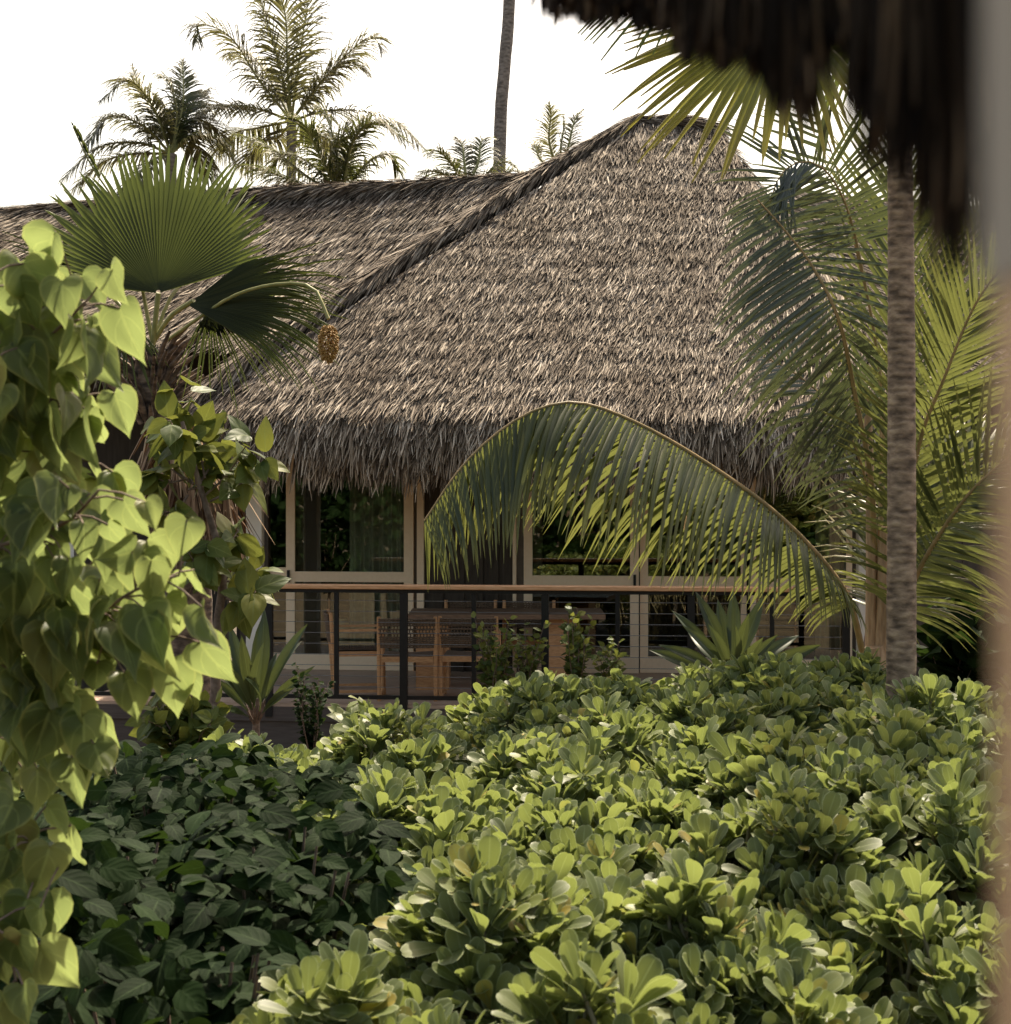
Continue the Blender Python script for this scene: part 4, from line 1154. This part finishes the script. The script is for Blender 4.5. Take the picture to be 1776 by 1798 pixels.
# glossy leaved tree mid left, in front of the fan palm trunk
gt = thing('noni_tree', 'small glossy leaved tree against the shaggy fan palm trunk', 'tree', (P(350, 900, 9.6)[0], 9.6, 0))
trunk(gt, [np.array([P(370, 900, 9.6)[0], 9.6, 0]), P(380, 1150, 9.6), P(390, 1000, 9.6), P(350, 850, 9.6), P(320, 740, 9.6)], [.04, .035, .03, .022, .012], MT['bark_brown'])
GB = []
for (px, py, ex, ey) in ((340, 850, 250, 760), (340, 850, 285, 700), (345, 850, 330, 680), (350, 850, 400, 740), (360, 870, 440, 770), (370, 880, 470, 800), (330, 840, 260, 830), (330, 860, 380, 820), 
                         (390, 1010, 360, 960), (395, 1020, 455, 1000), (380, 1010, 330, 970), (395, 1050, 450, 1040), (340, 800, 300, 740), (360, 840, 350, 760), (330, 870, 290, 900), (380, 960, 420, 930)):
    Y = 9.6 + rng.uniform(-.3, .3)
    GB.append([P(px, py, 9.6), P((px + ex) / 2, (py + ey) / 2 + 12, (9.6 + Y) / 2), P(ex, ey, Y)])
leafy(gt, GB, 13, OVATE, MT['glossy'], (.13, .22), MT['bark_brown'], brad=.008, pet=.02, hang=.45, face=(.1, -.7, .8), facejit=.5, t0=.35)

# strap leaved plants
def strap(name, label, px, py, Y, tips, nextra=0, w=.62, base_z=None):
    c = P(px, py, Y)
    t = thing(name, label, 'plant', (c[0], c[1], 0))
    mb = MB(); mb2 = MB()
    for (tx, ty, dy) in tips:
        e = P(tx, ty, Y + dy); d = e - c; L_ = np.linalg.norm(d)
        y = nrm(d); z = np.array([-y[0] * .4, -.75, .45]) + rng.normal(0, .2, 3)
        p0 = c + y * L_ * .22
        mb2.tube([c - UP * .05, p0], .008, 5)
        mb.inst(LANCE[0] if rng.uniform() < .5 else LANCE[1], [p0], basis(y[None], z[None]), np.array([[w * L_ * .9, L_ * .85, L_ * .85]]))
    mb.build('foliage', MT['lily'], t)
    mb2.tube([np.array([c[0], c[1], 0]), c], .03, 8); mb2.build('stem', MT['bark_brown'], t)
strap('spider_lily', 'broad strap leaved lily in front of the white corner post and railing end', 450, 1265, 13.0,
      [(385, 1120, -.1), (405, 1105, .1), (425, 1130, -.2), (455, 1095, .1), (468, 1092, -.1), (500, 1125, .1), (522, 1105, -.1), (520, 1185, -.3), (380, 1190, -.3), (395, 1240, -.4), (480, 1150, .2), (440, 1160, -.35), (415, 1180, -.4), (500, 1210, -.4), (470, 1190, -.4), (370, 1150, 0)])
strap('spider_lily', 'broad strap leaved lily behind the hedge in front of the right hand railing', 1285, 1200, 11.5,
      [(1195, 1075, 0), (1215, 1100, .2), (1245, 1055, -.1), (1265, 1060, .1), (1290, 1045, .1), (1310, 1090, -.2), (1335, 1055, .1), (1300, 1110, -.3), (1390, 1110, 0), (1428, 1135, -.2), (1155, 1140, -.1), (1240, 1110, -.3), (1270, 1120, -.3), (1355, 1120, -.2), (1200, 1130, -.3), (1330, 1130, -.35)], w=.72)

# small shrubs by the railing
def small_shrub(name, label, px, pyb, pyt, Y, nb, per, size, spreadpx, mat='glossy'):
    c = P(px, pyb, Y)
    t = thing(name, label, 'shrub', (c[0], c[1], 0), None)
    br = []
    nb = int(nb * 1.7); per = int(per * 1.3)
    for k in range(nb):
        e = P(px + rng.uniform(-spreadpx, spreadpx), pyt + rng.uniform(0, .45) * (pyb - pyt), Y + rng.uniform(-.2, .2))
        b0_ = np.array([c[0] + rng.normal(0, .03), c[1], 0.])
        mid = np.array([(c[0] * .5 + e[0] * .5), Y, c[2] * .5 + .5 * b0_[2] + .0])
        br.append([np.array([c[0], c[1], c[2] - .1]), (c + e) / 2 + rng.normal(0, .03, 3), e])
    leafy(t, br, per, OVATE, MT[mat], size, MT['bark_brown'], brad=.006, pet=.012, hang=.15, face=(0, -.5, .9), facejit=.6, t0=.1)
    mb = MB(); mb.tube([np.array([c[0], c[1], 0]), np.array([c[0], c[1], c[2] - .08])], .02, 6); mb.build('stem', MT['bark_brown'], t)
small_shrub('climbing_shrub', 'thin leafy shrub before the second woven chair', 868, 1235, 1085, 14.3, 9, 20, (.05, .09), 34)
small_shrub('climbing_shrub', 'sparse leafy shrub in the gap between the thin shrub and the stem with orange stake', 935, 1215, 1095, 14.3, 7, 16, (.05, .085), 30)
small_shrub('climbing_shrub', 'taller leafy shrub before the dark glass door right of the chairs', 1012, 1215, 1062, 14.2, 8, 20, (.05, .09), 34)
small_shrub('climbing_shrub', 'low leafy shrub below the middle of the handrail, beside the taller one', 1070, 1215, 1120, 14.1, 6, 14, (.05, .085), 26)
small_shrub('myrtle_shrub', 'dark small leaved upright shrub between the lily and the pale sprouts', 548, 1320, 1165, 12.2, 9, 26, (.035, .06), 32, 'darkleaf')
small_shrub('sprouting_shrub', 'pale green sprouting shrub below the deck fascia', 628, 1330, 1232, 9.5, 6, 12, (.07, .12), 36, 'naupaka')
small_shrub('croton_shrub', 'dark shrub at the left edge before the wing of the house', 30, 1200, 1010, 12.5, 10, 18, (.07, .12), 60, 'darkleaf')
small_shrub('croton_shrub', 'low glossy shrub between the heart leaves and the lily', 330, 1330, 1235, 9.0, 9, 16, (.09, .14), 90, 'glossy')
small_shrub('ginger_plant', 'dark broad leaves in the shade right of the ringed trunk', 1680, 1230, 1060, 10.2, 8, 9, (.16, .30), 70, 'darkleaf')

# dark timber screen to the right of the deck
sc_ = thing('timber_screen', 'dark vertical board screen in the shade right of the ringed trunk', 'screen', (3.6, 13.6, 0))
mb = MB(); a = P(1600, 900, 13.6)[0]
for k in range(22): mb.box((a + k * .142, 13.6, 0), (a + k * .142 + .136, 13.63, P(0, 900, 13.6)[2] + .35))
mb.build('board', MT['siding'], sc_, smooth=False)

# ------------------------------------------------------------------ own shelter: post, roof and ragged eave
sh = thing('thatched_shelter', 'near thatched eave with dark ragged fringe and blurred timber post at the right edge', 'shelter', (.6, 0, 0))
mb = MB()
mb.box((.0795, .22, 0), (.22, .27, 2.84))
npost = mb.build('post', MT['near_post'], sh, smooth=False)
mb = MB(); mb.box((.0785, .216, 2.732), (.225, .274, 2.845))  # slightly proud box that makes the upper post grey
mb.build('post_upper', MT['near_post_grey'], npost, smooth=False)
EA = P(985, -25, 1.5); EB = P(1760, -25, .72)
mb = MB()
def slab(mb, q, th):
    q = np.array(q); n_ = len(q); mb.add(np.concatenate([q, q + [0, 0, th]]), [(0, 1, 2, 3), (7, 6, 5, 4), (0, 4, 5, 1), (1, 5, 6, 2), (2, 6, 7, 3), (3, 7, 4, 0)])
slab(mb, [EA, EB, EB + [.9, -2.6, 1.5], EA + [-.3, -2.6, 1.2]], .16)
slab(mb, [EB, EB + [1.8, -.4, 0], EB + [1.8, -3.0, 1.5], EB + [.9, -2.6, 1.5]], .16)
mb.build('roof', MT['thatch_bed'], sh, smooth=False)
mb = MB()
n_ = 5200
u = rng.uniform(0, 1.04, n_) ** .9
pos = EA[None] * (1 - u)[:, None] + EB[None] * u[:, None]
pos = pos + np.stack([rng.uniform(-.02, .02, n_), rng.uniform(-.07, .05, n_), 0 * u], 1)
pxs = 888 + pos[:, 0] / pos[:, 1] * F
low = np.interp(pxs, [950, 1010, 1080, 1140, 1200, 1280, 1330, 1380, 1425, 1450, 1485, 1530, 1570, 1630, 1690, 1740, 1800], [0, 0, 4, 16, 90, 130, 112, 180, 235, 95, 95, 270, 320, 335, 420, 380, 340])
low = low * np.where(rng.uniform(0, 1, n_) < .5, rng.uniform(.2, .8, n_), rng.uniform(.55, 1.15, n_)) * (1 + .12 * np.sin(pxs * .043) + .1 * np.sin(pxs * .19)) + 6 * np.sin(pxs * .11)
zend = CZ - (low - HZ) / F * pos[:, 1]
root = pos[:, 2] + rng.uniform(.0, .05, n_)
Ls = np.maximum(root - zend, .03)
pos[:, 2] = root
d = np.stack([rng.normal(0, .035, n_), rng.normal(0, .05, n_), -np.ones(n_)], 1)
nr_ = nrm(np.stack([rng.normal(0, .5, n_), -np.ones(n_), rng.normal(0, .1, n_)], 1))
strands(mb, pos, d, nr_, Ls, rng.uniform(.003, .0085, n_), .005, .015)
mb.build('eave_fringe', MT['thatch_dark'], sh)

# ------------------------------------------------------------------ trees behind the viewer (seen in the glass)
for i, (x, y, h, lab, cm) in enumerate([(-8.8, -6, 4.2, 'dark garden tree mirrored in the glass of the curtained door', 'darkleaf'), (-3.6, -6.5, 4.3, 'dark garden tree mirrored in the glass door right of the batten wall', 'darkleaf'), (.2, -7.2, 4.4, 'sunny garden tree mirrored in the glass doors above the strap leaved lily', 'heart'), (3.6, -6.8, 4.4, 'sunny garden tree mirrored in the last glass door beside the white right hand post', 'heart')]):
    t = thing('garden_tree', lab, 'tree', (x, y, 0))
    trunk(t, [(x, y, 0), (x + .2, y, h * .3), (x, y, h * .55)], [.2, .16, .1], MT['bark_brown'])
    n_ = 5200
    q = nrm(rng.normal(0, 1, (n_, 3))) * rng.uniform(.5, 1, n_)[:, None] ** .5
    pos = np.array([x, y, h * .46]) + q * [3.6, 2.0, h * .46]
    mb = MB(); s_ = rng.uniform(.2, .40, n_)
    inst_var(mb, OVATE[:1], pos, basis(rng.normal(0, 1, (n_, 3)) + [0, 0, -.3], rng.normal(0, .6, (n_, 3)) + [0, .4, .8]), s_)
    mb.build('crown', MT[cm], t)
